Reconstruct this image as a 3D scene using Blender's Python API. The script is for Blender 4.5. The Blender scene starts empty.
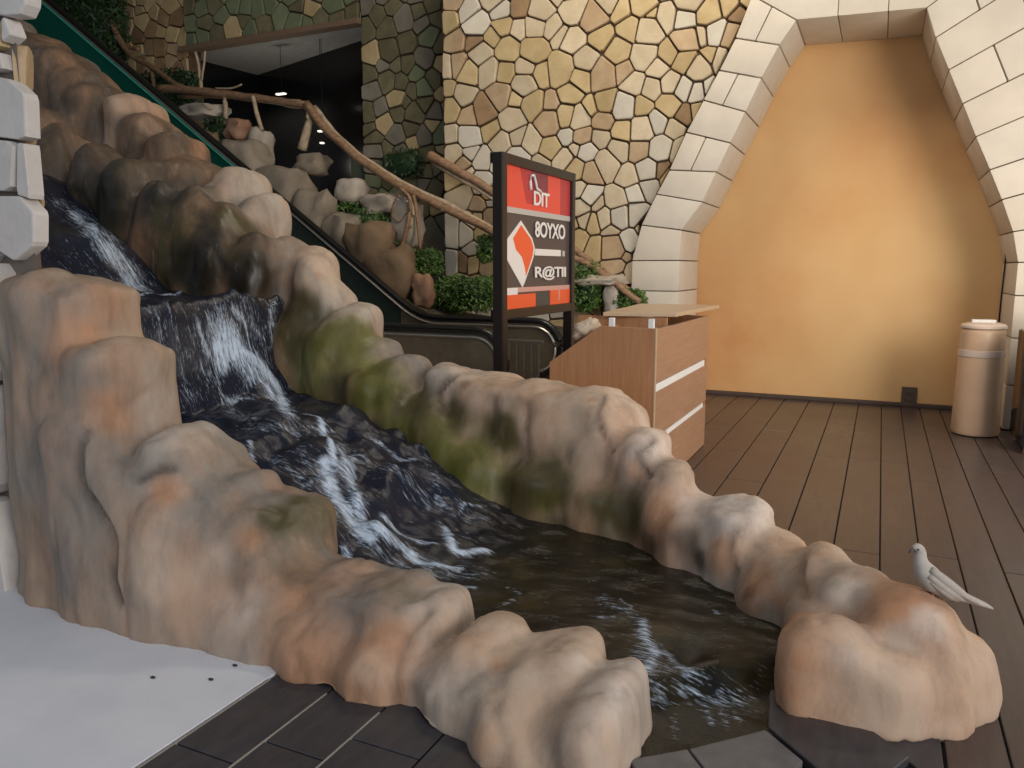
import bpy, bmesh, math, random
import numpy as np
from mathutils import Vector, Matrix, noise
from mathutils.bvhtree import BVHTree
random.seed(7)
SC = bpy.context.scene
COL = SC.collection

# ------------------------------------------------------------ camera, measured from the photo
FPX = 780.0
PIT = math.atan((384 - 268) / FPX)
YAW = math.atan((883 - 512) / math.hypot(FPX, 116))
EYE = np.array([0, 0, 1.5])
RT = np.array([math.cos(YAW), math.sin(YAW), 0])
FH = np.array([-math.sin(YAW), math.cos(YAW), 0])
ZZ = np.array([0, 0, 1.0])
FW = FH * math.cos(PIT) - ZZ * math.sin(PIT)
UP = FH * math.sin(PIT) + ZZ * math.cos(PIT)
cam_data = bpy.data.cameras.new('camera')
cam_data.sensor_width = 36
cam_data.lens = FPX / 1024 * 36
cam_data.clip_end = 200
cam = bpy.data.objects.new('camera', cam_data)
COL.objects.link(cam)
cam.location = EYE
cam.rotation_euler = (math.pi / 2 - PIT, 0, YAW)
SC.camera = cam

# ------------------------------------------------------------ light and exposure
SC.view_settings.view_transform = 'Standard'
SC.view_settings.look = 'None'
SC.view_settings.gamma = 1
SC.view_settings.exposure = 0.25
world = bpy.data.worlds.new('world')
SC.world = world
world.use_nodes = True
bg = world.node_tree.nodes['Background']
bg.inputs[0].default_value = (0.80, 0.90, 1.0, 1)
bg.inputs[1].default_value = 0.26

def area(name, loc, target, size, power, color, sy=None):
    l = bpy.data.lights.new(name, 'AREA')
    l.energy = power; l.color = color; l.shape = 'RECTANGLE'; l.size = size; l.size_y = sy or size
    o = bpy.data.objects.new(name, l); COL.objects.link(o)
    o.location = loc
    o.rotation_euler = (Vector(target) - Vector(loc)).to_track_quat('-Z', 'Y').to_euler()
    return o
area('daylight_from_right', (6.0, -1.5, 3.2), (-1.0, 4.2, 0.4), 4.0, 370, (1.0, 0.95, 0.89), 3.0)
area('daylight_from_entrance', (-1.0, -4.5, 4.2), (-1.6, 4.5, 0.8), 5, 60, (0.82, 0.90, 1.0), 4)
area('hall_light', (-2.0, 6.2, 6.3), (-2.6, 8.4, 2.4), 2.5, 120, (1.0, 0.88, 0.70), 1.5)
area('alcove_fill_light', (3.0, 5.2, 1.9), (-1.6, 9.4, 0.7), 2.6, 125, (1.0, 0.87, 0.70), 2.6)  # unseen warm light added to brighten the alcove wall

pl = bpy.data.lights.new('soffit_fill_light', 'POINT'); pl.energy = 14; pl.color = (1, .95, .88); pl.shadow_soft_size = .1
po = bpy.data.objects.new('soffit_fill_light', pl); COL.objects.link(po); po.location = (-8.6, 9.8, 3.2)  # unseen point light added to brighten the soffit

# ------------------------------------------------------------ helpers
def U(px, py, **k):
    """The point on the plane X=, Y= or Z= (metres) that lies on the line of sight through a photo pixel."""
    r = RT * (px - 512) / FPX + UP * (384 - py) / FPX + FW
    (a, v), = k.items()
    if a == 'd':
        t = v
    else:
        i = 'XYZ'.index(a); t = (v - EYE[i]) / r[i]
    return EYE + r * t

def V(p): return Vector([float(c) for c in p])

def link(name, me, mat=None, parent=None):
    o = bpy.data.objects.new(name, me); COL.objects.link(o)
    if parent is not None: o.parent = parent
    if mat is not None and me is not None and not me.materials: me.materials.append(mat)
    return o

def empty(name, loc=(0, 0, 0), rz=0):
    o = bpy.data.objects.new(name, None); COL.objects.link(o)
    o.empty_display_size = 0.1
    o.location = loc; o.rotation_euler.z = rz
    return o

def tag(o, label=None, cat=None, group=None, kind=None):
    if label: o['label'] = label
    if cat: o['category'] = cat
    if group: o['group'] = group
    if kind: o['kind'] = kind
    return o

def bm_mesh(bm, name='m', smooth=False, recalc=True):
    if recalc: bmesh.ops.recalc_face_normals(bm, faces=bm.faces)
    me = bpy.data.meshes.new(name); bm.to_mesh(me); bm.free()
    if smooth: me.polygons.foreach_set('use_smooth', [True] * len(me.polygons))
    return me

def autosmooth(me, ang=40):
    me.polygons.foreach_set('use_smooth', [True] * len(me.polygons))
    bm = bmesh.new(); bm.from_mesh(me)
    for e in bm.edges:
        if len(e.link_faces) == 2 and e.calc_face_angle(0) > math.radians(ang): e.smooth = False
    bm.to_mesh(me); bm.free()
    return me

def box(bm, a, b, bev=0.0, rot=None):
    """axis box between corners a and b"""
    a = Vector(a); b = Vector(b)
    t = bmesh.new()
    bmesh.ops.create_cube(t, size=1)
    c = (a + b) / 2; s = b - a
    for v in t.verts: v.co = Vector((v.co.x * s.x, v.co.y * s.y, v.co.z * s.z))
    if bev: bmesh.ops.bevel(t, geom=list(t.edges), offset=bev, segments=2, affect='EDGES', profile=0.6)
    for v in t.verts:
        if rot: v.co = rot @ v.co
        v.co += c
    m = bpy.data.meshes.new('t'); t.to_mesh(m); t.free(); bm.from_mesh(m); bpy.data.meshes.remove(m)

def prism(bm, pts, depth, bev=0.0):
    """closed polygon (3D points, one plane) pushed by vector depth"""
    t = bmesh.new()
    vs = [t.verts.new(V(p)) for p in pts]
    f = t.faces.new(vs)
    r = bmesh.ops.extrude_face_region(t, geom=[f])
    for v in [g for g in r['geom'] if isinstance(g, bmesh.types.BMVert)]: v.co += Vector(depth)
    bmesh.ops.recalc_face_normals(t, faces=t.faces)
    if bev: bmesh.ops.bevel(t, geom=list(t.edges), offset=bev, segments=2, affect='EDGES', profile=0.6)
    m = bpy.data.meshes.new('t'); t.to_mesh(m); t.free(); bm.from_mesh(m); bpy.data.meshes.remove(m)

def catmull(pts, n):
    P = [np.array(p, float) for p in pts]
    P = [2 * P[0] - P[1]] + P + [2 * P[-1] - P[-2]]
    out = []
    for i in range(1, len(P) - 2):
        for k in range(n):
            t = k / n
            a, b, c, d = P[i - 1], P[i], P[i + 1], P[i + 2]
            out.append(.5 * (2 * b + (c - a) * t + (2 * a - 5 * b + 4 * c - d) * t * t + (3 * b - a - 3 * c + d) * t ** 3))
    out.append(P[-2])
    return out

def tube(bm, pts, rad, seg=8, flat=None, wob=0.0, seed=0):
    """tube along points; rad number or list; flat=(a,b) cross-section half sizes; capped"""
    pts = [V(p) for p in pts]; n = len(pts); rings = []
    prev = None
    for i, p in enumerate(pts):
        t = (pts[min(i + 1, n - 1)] - pts[max(i - 1, 0)]).normalized()
        u = Vector((0, 0, 1)) - t * t.z
        if u.length < 0.15: u = prev if prev is not None else (Vector((0, 1, 0)) - t * t.y)
        u = (u - t * u.dot(t)).normalized(); prev = u
        w = t.cross(u)
        r = rad[i] if isinstance(rad, (list, tuple)) else rad
        ring = []
        for k in range(seg):
            a = 2 * math.pi * k / seg
            ra, rb = (flat if flat else (r, r))
            q = 1 + (wob * noise.noise(p * 9 + Vector((k * 1.7, seed, 0))) if wob else 0)
            ring.append(bm.verts.new(p + u * math.sin(a) * ra * q + w * math.cos(a) * rb * q))
        rings.append(ring)
    for a, b in zip(rings, rings[1:]):
        for k in range(seg): bm.faces.new((a[k], a[(k + 1) % seg], b[(k + 1) % seg], b[k]))
    bm.faces.new(rings[0][::-1]); bm.faces.new(rings[-1])

def lathe(bm, prof, c, seg=32):
    rings = []
    for r, z in prof:
        rings.append([bm.verts.new((c[0] + r * math.cos(2 * math.pi * k / seg), c[1] + r * math.sin(2 * math.pi * k / seg), c[2] + z)) for k in range(seg)])
    for a, b in zip(rings, rings[1:]):
        for k in range(seg): bm.faces.new((a[k], a[(k + 1) % seg], b[(k + 1) % seg], b[k]))
    bm.faces.new(rings[0][::-1]); bm.faces.new(rings[-1])

# ------------------------------------------------------------ materials (procedural)
class NT:
    def __init__(s, name):
        s.m = bpy.data.materials.new(name); s.m.use_nodes = True
        s.t = s.m.node_tree; s.p = s.t.nodes['Principled BSDF']
    def n(s, ty, **k):
        x = s.t.nodes.new(ty)
        for a, b in k.items():
            if a.startswith('i_'): x.inputs[a[2:].replace('_', ' ')].default_value = b
            else: setattr(x, a, b)
        return x
    def l(s, a, b): s.t.links.new(a, b)
    def noise(s, scale, detail=3, rough=.5, vec=None, stretch=None, coord='Object'):
        if vec is None:
            tc = s.n('ShaderNodeTexCoord'); vec = tc.outputs[coord]
        if stretch:
            mp = s.n('ShaderNodeMapping'); mp.inputs['Scale'].default_value = stretch
            s.l(vec, mp.inputs['Vector']); vec = mp.outputs[0]
        x = s.n('ShaderNodeTexNoise'); x.inputs['Scale'].default_value = scale
        x.inputs['Detail'].default_value = detail; x.inputs['Roughness'].default_value = rough
        s.l(vec, x.inputs['Vector']); return x.outputs['Fac']
    def ramp(s, fac, stops):
        r = s.n('ShaderNodeValToRGB'); e = r.color_ramp.elements
        while len(e) < len(stops): e.new(.5)
        for el, (p, c) in zip(e, stops):
            el.position = p; el.color = (c[0], c[1], c[2], 1) if hasattr(c, '__len__') else (c, c, c, 1)
        s.l(fac, r.inputs[0]); return r.outputs[0]
    def mix(s, f, a, b, mode='MIX'):
        x = s.n('ShaderNodeMix', data_type='RGBA', blend_type=mode)
        for v, i in ((f, 0), (a, 6), (b, 7)):
            if hasattr(v, 'is_linked'): s.l(v, x.inputs[i])
            elif hasattr(v, '__len__'): x.inputs[i].default_value = (v[0], v[1], v[2], 1)
            else: x.inputs[i].default_value = v
        return x.outputs[2]
    def math(s, op, a, b=0.0):
        x = s.n('ShaderNodeMath', operation=op)
        for v, i in ((a, 0), (b, 1)):
            if hasattr(v, 'is_linked'): s.l(v, x.inputs[i])
            else: x.inputs[i].default_value = v
        return x.outputs[0]
    def bump(s, h, strength=.3, dist=.01):
        b = s.n('ShaderNodeBump'); b.inputs['Strength'].default_value = strength; b.inputs['Distance'].default_value = dist
        s.l(h, b.inputs['Height']); s.l(b.outputs[0], s.p.inputs['Normal'])
    def attr(s, name):
        a = s.n('ShaderNodeAttribute'); a.attribute_name = name; return a
    def set(s, **k):
        for a, b in k.items():
            i = s.p.inputs[a.replace('_', ' ')]
            if hasattr(b, 'is_linked'): s.l(b, i)
            elif hasattr(b, '__len__') and len(b) == 3: i.default_value = (*b, 1)
            else: i.default_value = b
        return s

def plain(name, c, rough=.6, metal=0.0, var=.12, scale=12, bump=.0, stretch=None, **k):
    s = NT(name)
    f = s.noise(scale, 4, .6, stretch=stretch)
    lo = [x * (1 - var) for x in c]; hi = [min(1, x * (1 + var)) for x in c]
    s.set(Base_Color=s.ramp(f, [(.3, lo), (.7, hi)]), Roughness=rough, Metallic=metal, **k)
    if bump: s.bump(f, bump)
    return s.m
# ============================================================ SETTING
# ---- floor planks
def plank_mat():
    s = NT('floor_plank')
    oi = s.n('ShaderNodeObjectInfo')
    g = s.noise(6, 6, .65, stretch=(6, .6, 1))
    d = s.noise(1.1, 4, .6)
    c = s.ramp(g, [(.25, (.050, .038, .036)), (.75, (.088, .067, .063))])
    c2 = s.mix(s.ramp(d, [(.4, 0), (.75, .6)]), c, (.10, .060, .045))
    c3 = s.mix(s.math('MULTIPLY', oi.outputs['Random'], .35), c2, (.045, .036, .038))
    s.set(Base_Color=c3, Roughness=s.ramp(d, [(.2, .24), (.8, .38)]), Specular_IOR_Level=.3)
    s.bump(g, .12, .004); return s.m
M_PLANK = plank_mat()
M_SLATE = NT('dark_slate_board')
f = M_SLATE.noise(5, 6, .7, stretch=(4, 1, 1)); f2 = M_SLATE.noise(1.8, 4, .6)
c_ = M_SLATE.mix(M_SLATE.ramp(f2, [(.50, 0), (.72, .7)]), M_SLATE.ramp(f, [(.3, (.028, .026, .032)), (.75, (.060, .055, .062))]), (.085, .048, .035))
M_SLATE.set(Base_Color=c_, Roughness=.42); M_SLATE.bump(f, .2, .004); M_SLATE = M_SLATE.m
M_GAP = plain('joint_shadow_gap', (.012, .010, .010), .8)
M_SHEEN = plain('joint_sheen', (.30, .27, .24), .7)
floor = link('floor', None)
bm = bmesh.new(); box(bm, (-1.96, 1.0, -.12), (4.5, 9.7, -.014)); me = bm_mesh(bm)
floor = link('floor', me, M_GAP); tag(floor, 'dark brown plank floor running up to the ochre alcove wall', kind='structure')
bpy.data.objects.remove([o for o in bpy.data.objects if o.name.startswith('floor') and o.data is None][0])
floor.name = 'floor'
lines = [-1.95, -1.70, -1.46, -1.20, -.93, -.665, -.4, -.15, .08, .27, .45, .64, .83, 1.02, 1.22, 1.42, 1.62, 1.82, 2.02, 2.22]
def plank(pts, z=0.0, mat=M_PLANK):
    # a flat board with a small rounded edge
    b = bmesh.new()
    prism(b, [(p[0], p[1], z) for p in pts], (0, 0, -.03))
    top = [e for e in b.edges if all(v.co.z > z - .001 for v in e.verts)]
    bmesh.ops.bevel(b, geom=top, offset=.003, segments=1, affect='EDGES')
    o = link('floor_plank', bm_mesh(b), mat, floor); return o
for i, (a, b_) in enumerate(zip(lines, lines[1:])):
    g = .0035
    xa, xb = a + g, b_ - g
    if a < -.41:
        # left of the pool: short run in front of the rock, long run behind
        y0 = 1.0
        cuts = [y0, 1.62 + (i % 3) * .13, 2.15] if a < -.6 else [y0, 2.1]
        for c0, c1 in zip(cuts, cuts[1:]): plank([(xa, c0 + g), (xb, c0 + g), (xb, c1 - g), (xa, c1 - g)], mat=M_SLATE)
        ys = [3.6, 5.6, 7.5, 9.45]
        if i % 2: ys = [3.6, 6.5, 9.45]
    else:
        ystart = 3.0 if a < .2 else 1.2
        ys = [ystart, 4.4, 6.63, 9.45] if i % 2 else [ystart, 6.63, 8.1, 9.45]
        if abs(a - .27) < .01: ys = [ystart, 4.5, 6.1, 6.63, 9.45]
        if a > 1.0: ys = [1.2, 3.3 + (i % 3) * .4, 5.2, 6.63, 8.4]
    for c0, c1 in zip(ys, ys[1:]): plank([(xa, c0 + g), (xb, c0 + g), (xb, c1 - g), (xa, c1 - g)])
# diagonal boards around the pool outlet
plank([(-.245, 2.475), (-.105, 2.335), (.02, 2.2), (.165, 2.495), (.035, 2.625), (.0, 3.0), (-.3, 3.0)], z=.026, mat=M_SLATE)
plank([(.045, 2.625), (.175, 2.5), (.262, 2.4), (.262, 3.0), (.01, 3.0)], mat=M_SLATE)
plank([(.03, 2.19), (.262, 1.95), (.262, 2.39), (.172, 2.485)], mat=M_SLATE)
M_KERB = plain('kerb_tile', (.12, .115, .12), .35, var=.2, scale=14, bump=.1)
def kerb(pts):
    b = bmesh.new(); prism(b, [(p[0], p[1], .032) for p in pts], (0, 0, -.05), .005)
    return link('kerb_tile', bm_mesh(b), M_KERB, floor)
kerb([(-.60, 2.11), (-.455, 2.235), (-.36, 2.12), (-.50, 1.99)])
kerb([(-.448, 2.24), (-.25, 2.445), (-.125, 2.325), (-.20, 2.1), (-.352, 2.12)])
plank([(-.51, 1.98), (-.21, 2.09), (.02, 2.18), (.262, 1.93), (.262, 1.2), (-.6, 1.2), (-.6, 1.95)], mat=M_SLATE)

for xj, ya_, yb_ in ((-1.70, 1.3, 2.06), (-1.46, 1.3, 2.04), (-1.95, 1.0, 2.05)):  # thin pale strips paint the sheen along a few joints
    b = bmesh.new(); box(b, (xj - .003, ya_, -.01), (xj + .003, yb_, .0015)); link('joint_sheen', bm_mesh(b), M_SHEEN, floor)

# ---- pale floor on the left
def white_floor():
    s = NT('pale_floor')
    a = s.noise(1.6, 5, .6); b = s.noise(14, 4, .7)
    c = s.ramp(a, [(.3, (.60, .61, .67)), (.7, (.74, .74, .78))])
    c = s.mix(s.ramp(b, [(.62, 0), (.8, .35)]), c, (.40, .41, .45))
    s.set(Base_Color=c, Roughness=.5); s.bump(b, .06, .004); return s.m
bm = bmesh.new(); box(bm, (-9, -1.5, -.1), (-1.965, 6.3, 0), .004)
o = link('floor', bm_mesh(bm), white_floor()); tag(o, 'smooth pale grey floor left of the dark planks', kind='structure')
M_SPECK = plain('dark_speck', (.03, .025, .02), .8)
for k, (px, py) in enumerate([(235, 666), (211, 680), (153, 678)]):
    c = U(px, py, Z=0); b = bmesh.new()
    bmesh.ops.create_icosphere(b, subdivisions=1, radius=.008)
    for v in b.verts: v.co = Vector((v.co.x * 1.6 + c[0], v.co.y + c[1], v.co.z * .5 + .003))
    o = link('debris', bm_mesh(b, smooth=True), M_SPECK)
    tag(o, ['dark speck on the pale floor nearest the rock', 'dark speck on the pale floor, middle of three', 'leftmost dark speck on the pale floor'][k], 'debris', 'dark specks on the pale floor')

# ---- ochre alcove wall, its sides and top
def ochre():
    s = NT('ochre_plaster')
    a = s.noise(.5, 3, .45); b = s.noise(1.8, 6, .6); c = s.noise(60, 2, .5)
    col = s.ramp(a, [(.34, (.56, .27, .105)), (.52, (.63, .36, .155)), (.68, (.71, .46, .22))])
    col = s.mix(s.ramp(b, [(.35, 0), (.8, .45)]), col, (.74, .50, .24))
    s.set(Base_Color=col, Roughness=.75); s.bump(c, .08, .003); return s.m
M_OCHRE = ochre()
bm = bmesh.new(); box(bm, (-2.6, 9.45, -.05), (2.6, 9.6, 5.2)); o = link('wall_alcove', bm_mesh(bm), M_OCHRE)
tag(o, 'ochre sponged plaster wall at the back of the arched alcove', kind='structure')
alc = o
M_OUT = plain('outlet_plate', (.09, .06, .045), .5)
c = U(909, 396, Y=9.44)
b = bmesh.new(); box(b, (c[0] - .075, 9.425, c[2] - .10), (c[0] + .075, 9.45, c[2] + .10), .006)
for zz in (-.04, .04): box(b, (c[0] - .03, 9.419, c[2] + zz - .02), (c[0] + .03, 9.43, c[2] + zz + .02), .003)
o = link('socket_plate', bm_mesh(b), M_OUT); tag(o, 'small dark brown socket plate low on the ochre wall', 'socket')
b = bmesh.new(); box(b, (-1.95, 9.40, 0), (1.2, 9.455, .045), .008)
o = link('baseboard_alcove', bm_mesh(b), plain('dark_skirting', (.07, .045, .035), .6)); tag(o, 'thin dark brown skirting along the ochre wall', kind='structure')

# ---- arch surround: every block is a part
def sand(name, c, var=.1):
    s = NT(name); a = s.noise(3, 5, .6); b = s.noise(40, 3, .6)
    oi = s.n('ShaderNodeObjectInfo')
    col = s.ramp(a, [(.3, [x * (1 - var) for x in c]), (.7, [x * (1 + var * .5) for x in c])])
    col = s.mix(s.math('MULTIPLY', oi.outputs['Random'], .28), col, [c[0] * .86, c[1] * .80, c[2] * .70])
    s.set(Base_Color=col, Roughness=.8); s.bump(b, .1, .003); return s.m
M_BLOCK = sand('arch_stone', (.66, .60, .52))
arch = link('trim_arch', bpy.data.meshes.new('arch_core'), None)
tag(arch, 'pale stone block surround of the hexagonal arch', kind='structure')
YF, YB = 8.46, 9.44
def poly_block(pts, yf=YF, yb=YB, joint=.006, name='block', parent=arch, mat=M_BLOCK, bev=.012):
    c = np.mean([np.array(p) for p in pts], axis=0); q = []
    n = len(pts)
    # inset polygon by moving vertices towards the centre a little
    for p in pts:
        d = np.array(p) - c; L = np.hypot(*d); q.append(c + d * (1 - joint * 1.3 / L))
    b = bmesh.new(); prism(b, [(p[0], yf, p[1]) for p in q], (0, yb - yf, 0), bev)
    o = link(name, bm_mesh(b), mat, parent); autosmooth(o.data, 50); return o
def A(px, py):
    p = U(px, py, Y=YF); return (p[0], p[2])
# left leg: outer line and inner line from the floor up
iL = [(-1.985, -.01), A(686, 305), A(687, 268), A(690, 234), A(712, 182), A(740, 118), A(773, 70), A(800, 20)]
iL = [(-1.985, 0.0), (-1.985, .42), (-1.985, .86), (-1.985, 1.25), (-1.985, 1.58), (-1.97, 1.90), A(703, 202), A(717, 172), A(731, 143), A(746, 112), A(762, 78), A(780, 45), A(797, 20)]
oL = [(-2.52, 0.0), (-2.52, .42), (-2.52, .86), (-2.52, 1.25), (-2.52, 1.58), A(641, 225), A(656, 194), A(669, 170), A(686, 132), A(703, 100), A(719, 70), A(735, 38), A(752, -5)]
for k in range(len(iL) - 1):
    a, b_, c, d = oL[k], iL[k], iL[k + 1], oL[k + 1]
    if k in (7, 9, 11):
        m0 = tuple((np.array(a) * .55 + np.array(b_) * .45)); m1 = tuple((np.array(d) * .55 + np.array(c) * .45))
        poly_block([a, m0, m1, d]); poly_block([m0, b_, c, m1])
    else: poly_block([a, b_, c, d])
# right leg
iR = [(1.10, 0.0), (1.10, .42), (1.10, .86), (1.10, 1.25), (1.10, 1.55), A(1012, 232), A(1001, 200), A(989, 170), A(975, 137), A(962, 104), A(948, 70), A(935, 38), A(926, 8)]
oR = [(1.75, 0.0), (1.75, .42), (1.75, .86), (1.75, 1.25), (1.75, 1.55), (1.75, 1.95), (1.58, 2.30), (1.46, 2.60), (1.33, 2.95), (1.19, 3.28), (1.05, 3.62), (.92, 3.95), (.80, 4.27)]
for k in range(len(iR) - 1):
    a, b_, c, d = iR[k], oR[k], oR[k + 1], iR[k + 1]
    if k in (6, 9, 11):
        m0 = tuple((np.array(a) * .45 + np.array(b_) * .55)); m1 = tuple((np.array(d) * .45 + np.array(c) * .55))
        poly_block([a, m0, m1, d]); poly_block([m0, b_, c, m1])
    else: poly_block([a, b_, c, d])
# top beam
tl, tr = np.array(iL[-1]), np.array(iR[-1])
xs = [0, .33, .72, 1.0]
for k in range(3):
    p0 = tl + (tr - tl) * xs[k]; p1 = tl + (tr - tl) * xs[k + 1]
    P_ = [tuple(p0), tuple(p1)]
    P_ += [oR[-1], (oR[-1][0], 4.6)] if k == 2 else [(p1[0], 4.6)]
    P_ += [(oL[-1][0], 4.6), oL[-1]] if k == 0 else [(p0[0], 4.6)]
    poly_block(P_, joint=.003)

# ---- rubble walls: hundreds of fitted stones over a recessed mortar bed
def clip(poly, a, b, c):
    """keep a*x+b*y<=c"""
    out = []
    for i in range(len(poly)):
        p, q = poly[i], poly[(i + 1) % len(poly)]
        dp = a * p[0] + b * p[1] - c; dq = a * q[0] + b * q[1] - c
        if dp <= 0: out.append(p)
        if dp * dq < 0:
            t = dp / (dp - dq); out.append((p[0] + (q[0] - p[0]) * t, p[1] + (q[1] - p[1]) * t))
    return out
def voronoi(seeds, x0, z0, x1, z1, pw=0.0):
    cells = []
    rw = random.Random(len(seeds)); Wt = [rw.uniform(-pw, pw) for _ in seeds]
    S = np.array(seeds)
    for i, s in enumerate(seeds):
        poly = [(x0, z0), (x1, z0), (x1, z1), (x0, z1)]
        d = np.hypot(S[:, 0] - s[0], S[:, 1] - s[1]); near = np.argsort(d)[1:22]
        for j in near:
            if d[j] < 1e-6: continue
            t = S[j]; a, b = t[0] - s[0], t[1] - s[1]
            c = (t[0] ** 2 + t[1] ** 2 - s[0] ** 2 - s[1] ** 2 + Wt[i] - Wt[j]) / 2
            poly = clip(poly, a, b, c)
            if len(poly) < 3: break
        cells.append(poly)
    return cells
def inset(poly, g):
    n = len(poly)
    ar = sum(poly[i][0] * poly[(i + 1) % n][1] - poly[(i + 1) % n][0] * poly[i][1] for i in range(n))
    sg = 1 if ar > 0 else -1
    out = poly
    for i in range(n):
        p, q = poly[i], poly[(i + 1) % n]
        ex, ez = q[0] - p[0], q[1] - p[1]; L = math.hypot(ex, ez)
        if L < 1e-5: continue
        nx, nz = sg * ez / L, -sg * ex / L     # outward
        out = clip(out, nx, nz, nx * p[0] + nz * p[1] - g)
        if len(out) < 3: return []
    return out
def rounded(poly, f=.25):
    out = []
    n = len(poly)
    for i in range(n):
        p, q = np.array(poly[i]), np.array(poly[(i + 1) % n])
        L = np.hypot(*(q - p))
        if L < .02: out.append(tuple((p + q) / 2)); continue
        out.append(tuple(p + (q - p) * f)); out.append(tuple(q - (q - p) * f))
    return out
def stone_mesh(poly, y, depth, rnd, to3=None, tilt=.12, bv=.012):
    """dressed rubble stone: polygon outline on a wall, sides, bevel and an uneven face"""
    to3 = to3 or (lambda x, z, d: (x, y - d, z))
    c = np.mean(np.array(poly), axis=0)
    sz = max(np.hypot(*(np.array(p) - c)) for p in poly)
    bev = min(bv, sz * .12)
    b = bmesh.new()
    tx, tz = rnd.uniform(-tilt, tilt), rnd.uniform(-tilt, tilt)
    def ring(scale_in, d, wob):
        r = []
        for p in poly:
            v = np.array(p) - c; L = np.hypot(*v) + 1e-9
            q = c + v * max(.1, (L - scale_in) / L)
            dd = d + (tx * (q[0] - c[0]) + tz * (q[1] - c[1])) * (1 if d > 0 else 0)
            r.append(b.verts.new(to3(q[0], q[1], dd)))
        return r
    r0 = ring(0, -.02, 0); r1 = ring(.0, depth * .78, 0); r2 = ring(bev * .45, depth * .95, 0); r3 = ring(bev * 1.5, depth * 1.0, 0)
    n = len(poly)
    for A_, B_ in ((r0, r1), (r1, r2), (r2, r3)):
        for i in range(n): b.faces.new((A_[i], A_[(i + 1) % n], B_[(i + 1) % n], B_[i]))
    cv = b.verts.new(to3(c[0], c[1], depth * 1.0 + rnd.uniform(-.003, .003)))
    for i in range(n): b.faces.new((r3[i], r3[(i + 1) % n], cv))
    return bm_mesh(b)

def stone_mat(name, c, c2):
    s = NT(name); a = s.noise(5, 5, .6); b = s.noise(26, 4, .65); oi = s.n('ShaderNodeObjectInfo')
    off = s.n('ShaderNodeVectorMath', operation='SCALE'); 
    col = s.ramp(a, [(.3, c), (.72, c2)])
    col = s.mix(s.ramp(b, [(.55, 0), (.85, .35)]), col, [x * .55 for x in c])
    col = s.mix(s.math('MULTIPLY', oi.outputs['Random'], .30), col, [c[0] * .62, c[1] * .55, c[2] * .45])
    s.set(Base_Color=col, Roughness=.82); s.bump(b, .35, .008); return s.m
ST = {'cream': stone_mat('stone_cream', (.52, .42, .28), (.66, .56, .41)),
      'white': stone_mat('stone_white', (.60, .55, .46), (.70, .65, .56)),
      'ochre': stone_mat('stone_ochre', (.46, .34, .17), (.60, .47, .27)),
      'tan': stone_mat('stone_tan', (.42, .29, .17), (.56, .42, .27)),
      'brown': stone_mat('stone_brown', (.24, .15, .08), (.40, .26, .14)),
      'green': stone_mat('stone_green_lit', (.17, .20, .115), (.25, .28, .165)),
      'olive': stone_mat('stone_olive_shade', (.13, .115, .062), (.23, .20, .115)),
      'grey': stone_mat('stone_grey_shade', (.17, .15, .115), (.27, .24, .19)),
      'pillar': stone_mat('stone_pillar', (.55, .51, .49), (.66, .62, .60))}
M_MORTAR = plain('dark_mortar', (.085, .052, .030), .9, var=.35, scale=9, bump=.3)

def build_wall(name, label, corners, y, seeds, pal, extra=None, x_clip=None, gap=.009, fill=None, rs=3, depth=.04, wall_x1=None):
    (x0, z0), (x1, z1) = corners
    rnd = random.Random(rs)
    b = bmesh.new(); box(b, (x0, y, z0), (wall_x1 or x1, y + .25, z1))
    w = link(name, bm_mesh(b), M_MORTAR); tag(w, label, kind='structure')
    pts = list(seeds)
    if fill:   # fill the rest with spaced random seeds
        dmin, zone = fill
        tries = 0
        while tries < 5000:
            tries += 1
            p = (rnd.uniform(zone[0], zone[2]), rnd.uniform(zone[1], zone[3]))
            dm = dmin * rnd.choice([.62, .9, 1.1, 1.35])
            if all((p[0] - q[0]) ** 2 + (p[1] - q[1]) ** 2 > dm * dm for q in pts): pts.append(p)
    cells = voronoi(pts, x0, z0, x1, z1, .010 if name == 'wall_back' else 0)
    cnt = 0
    for s, poly in zip(pts, cells):
        if x_clip: poly = x_clip(s, poly)
        if len(poly) < 3: continue
        poly = inset(poly, gap * rnd.uniform(.8, 1.5))
        if len(poly) < 3: continue
        poly = rounded(poly, rnd.uniform(.05, .13))
        if len(poly) < 3: continue
        m = pal(s, rnd)
        link('stone', stone_mesh(poly, y, depth * rnd.uniform(.8, 1.35), rnd), ST[m], w); cnt += 1
    print(name, 'stones', cnt)
    return w

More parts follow.
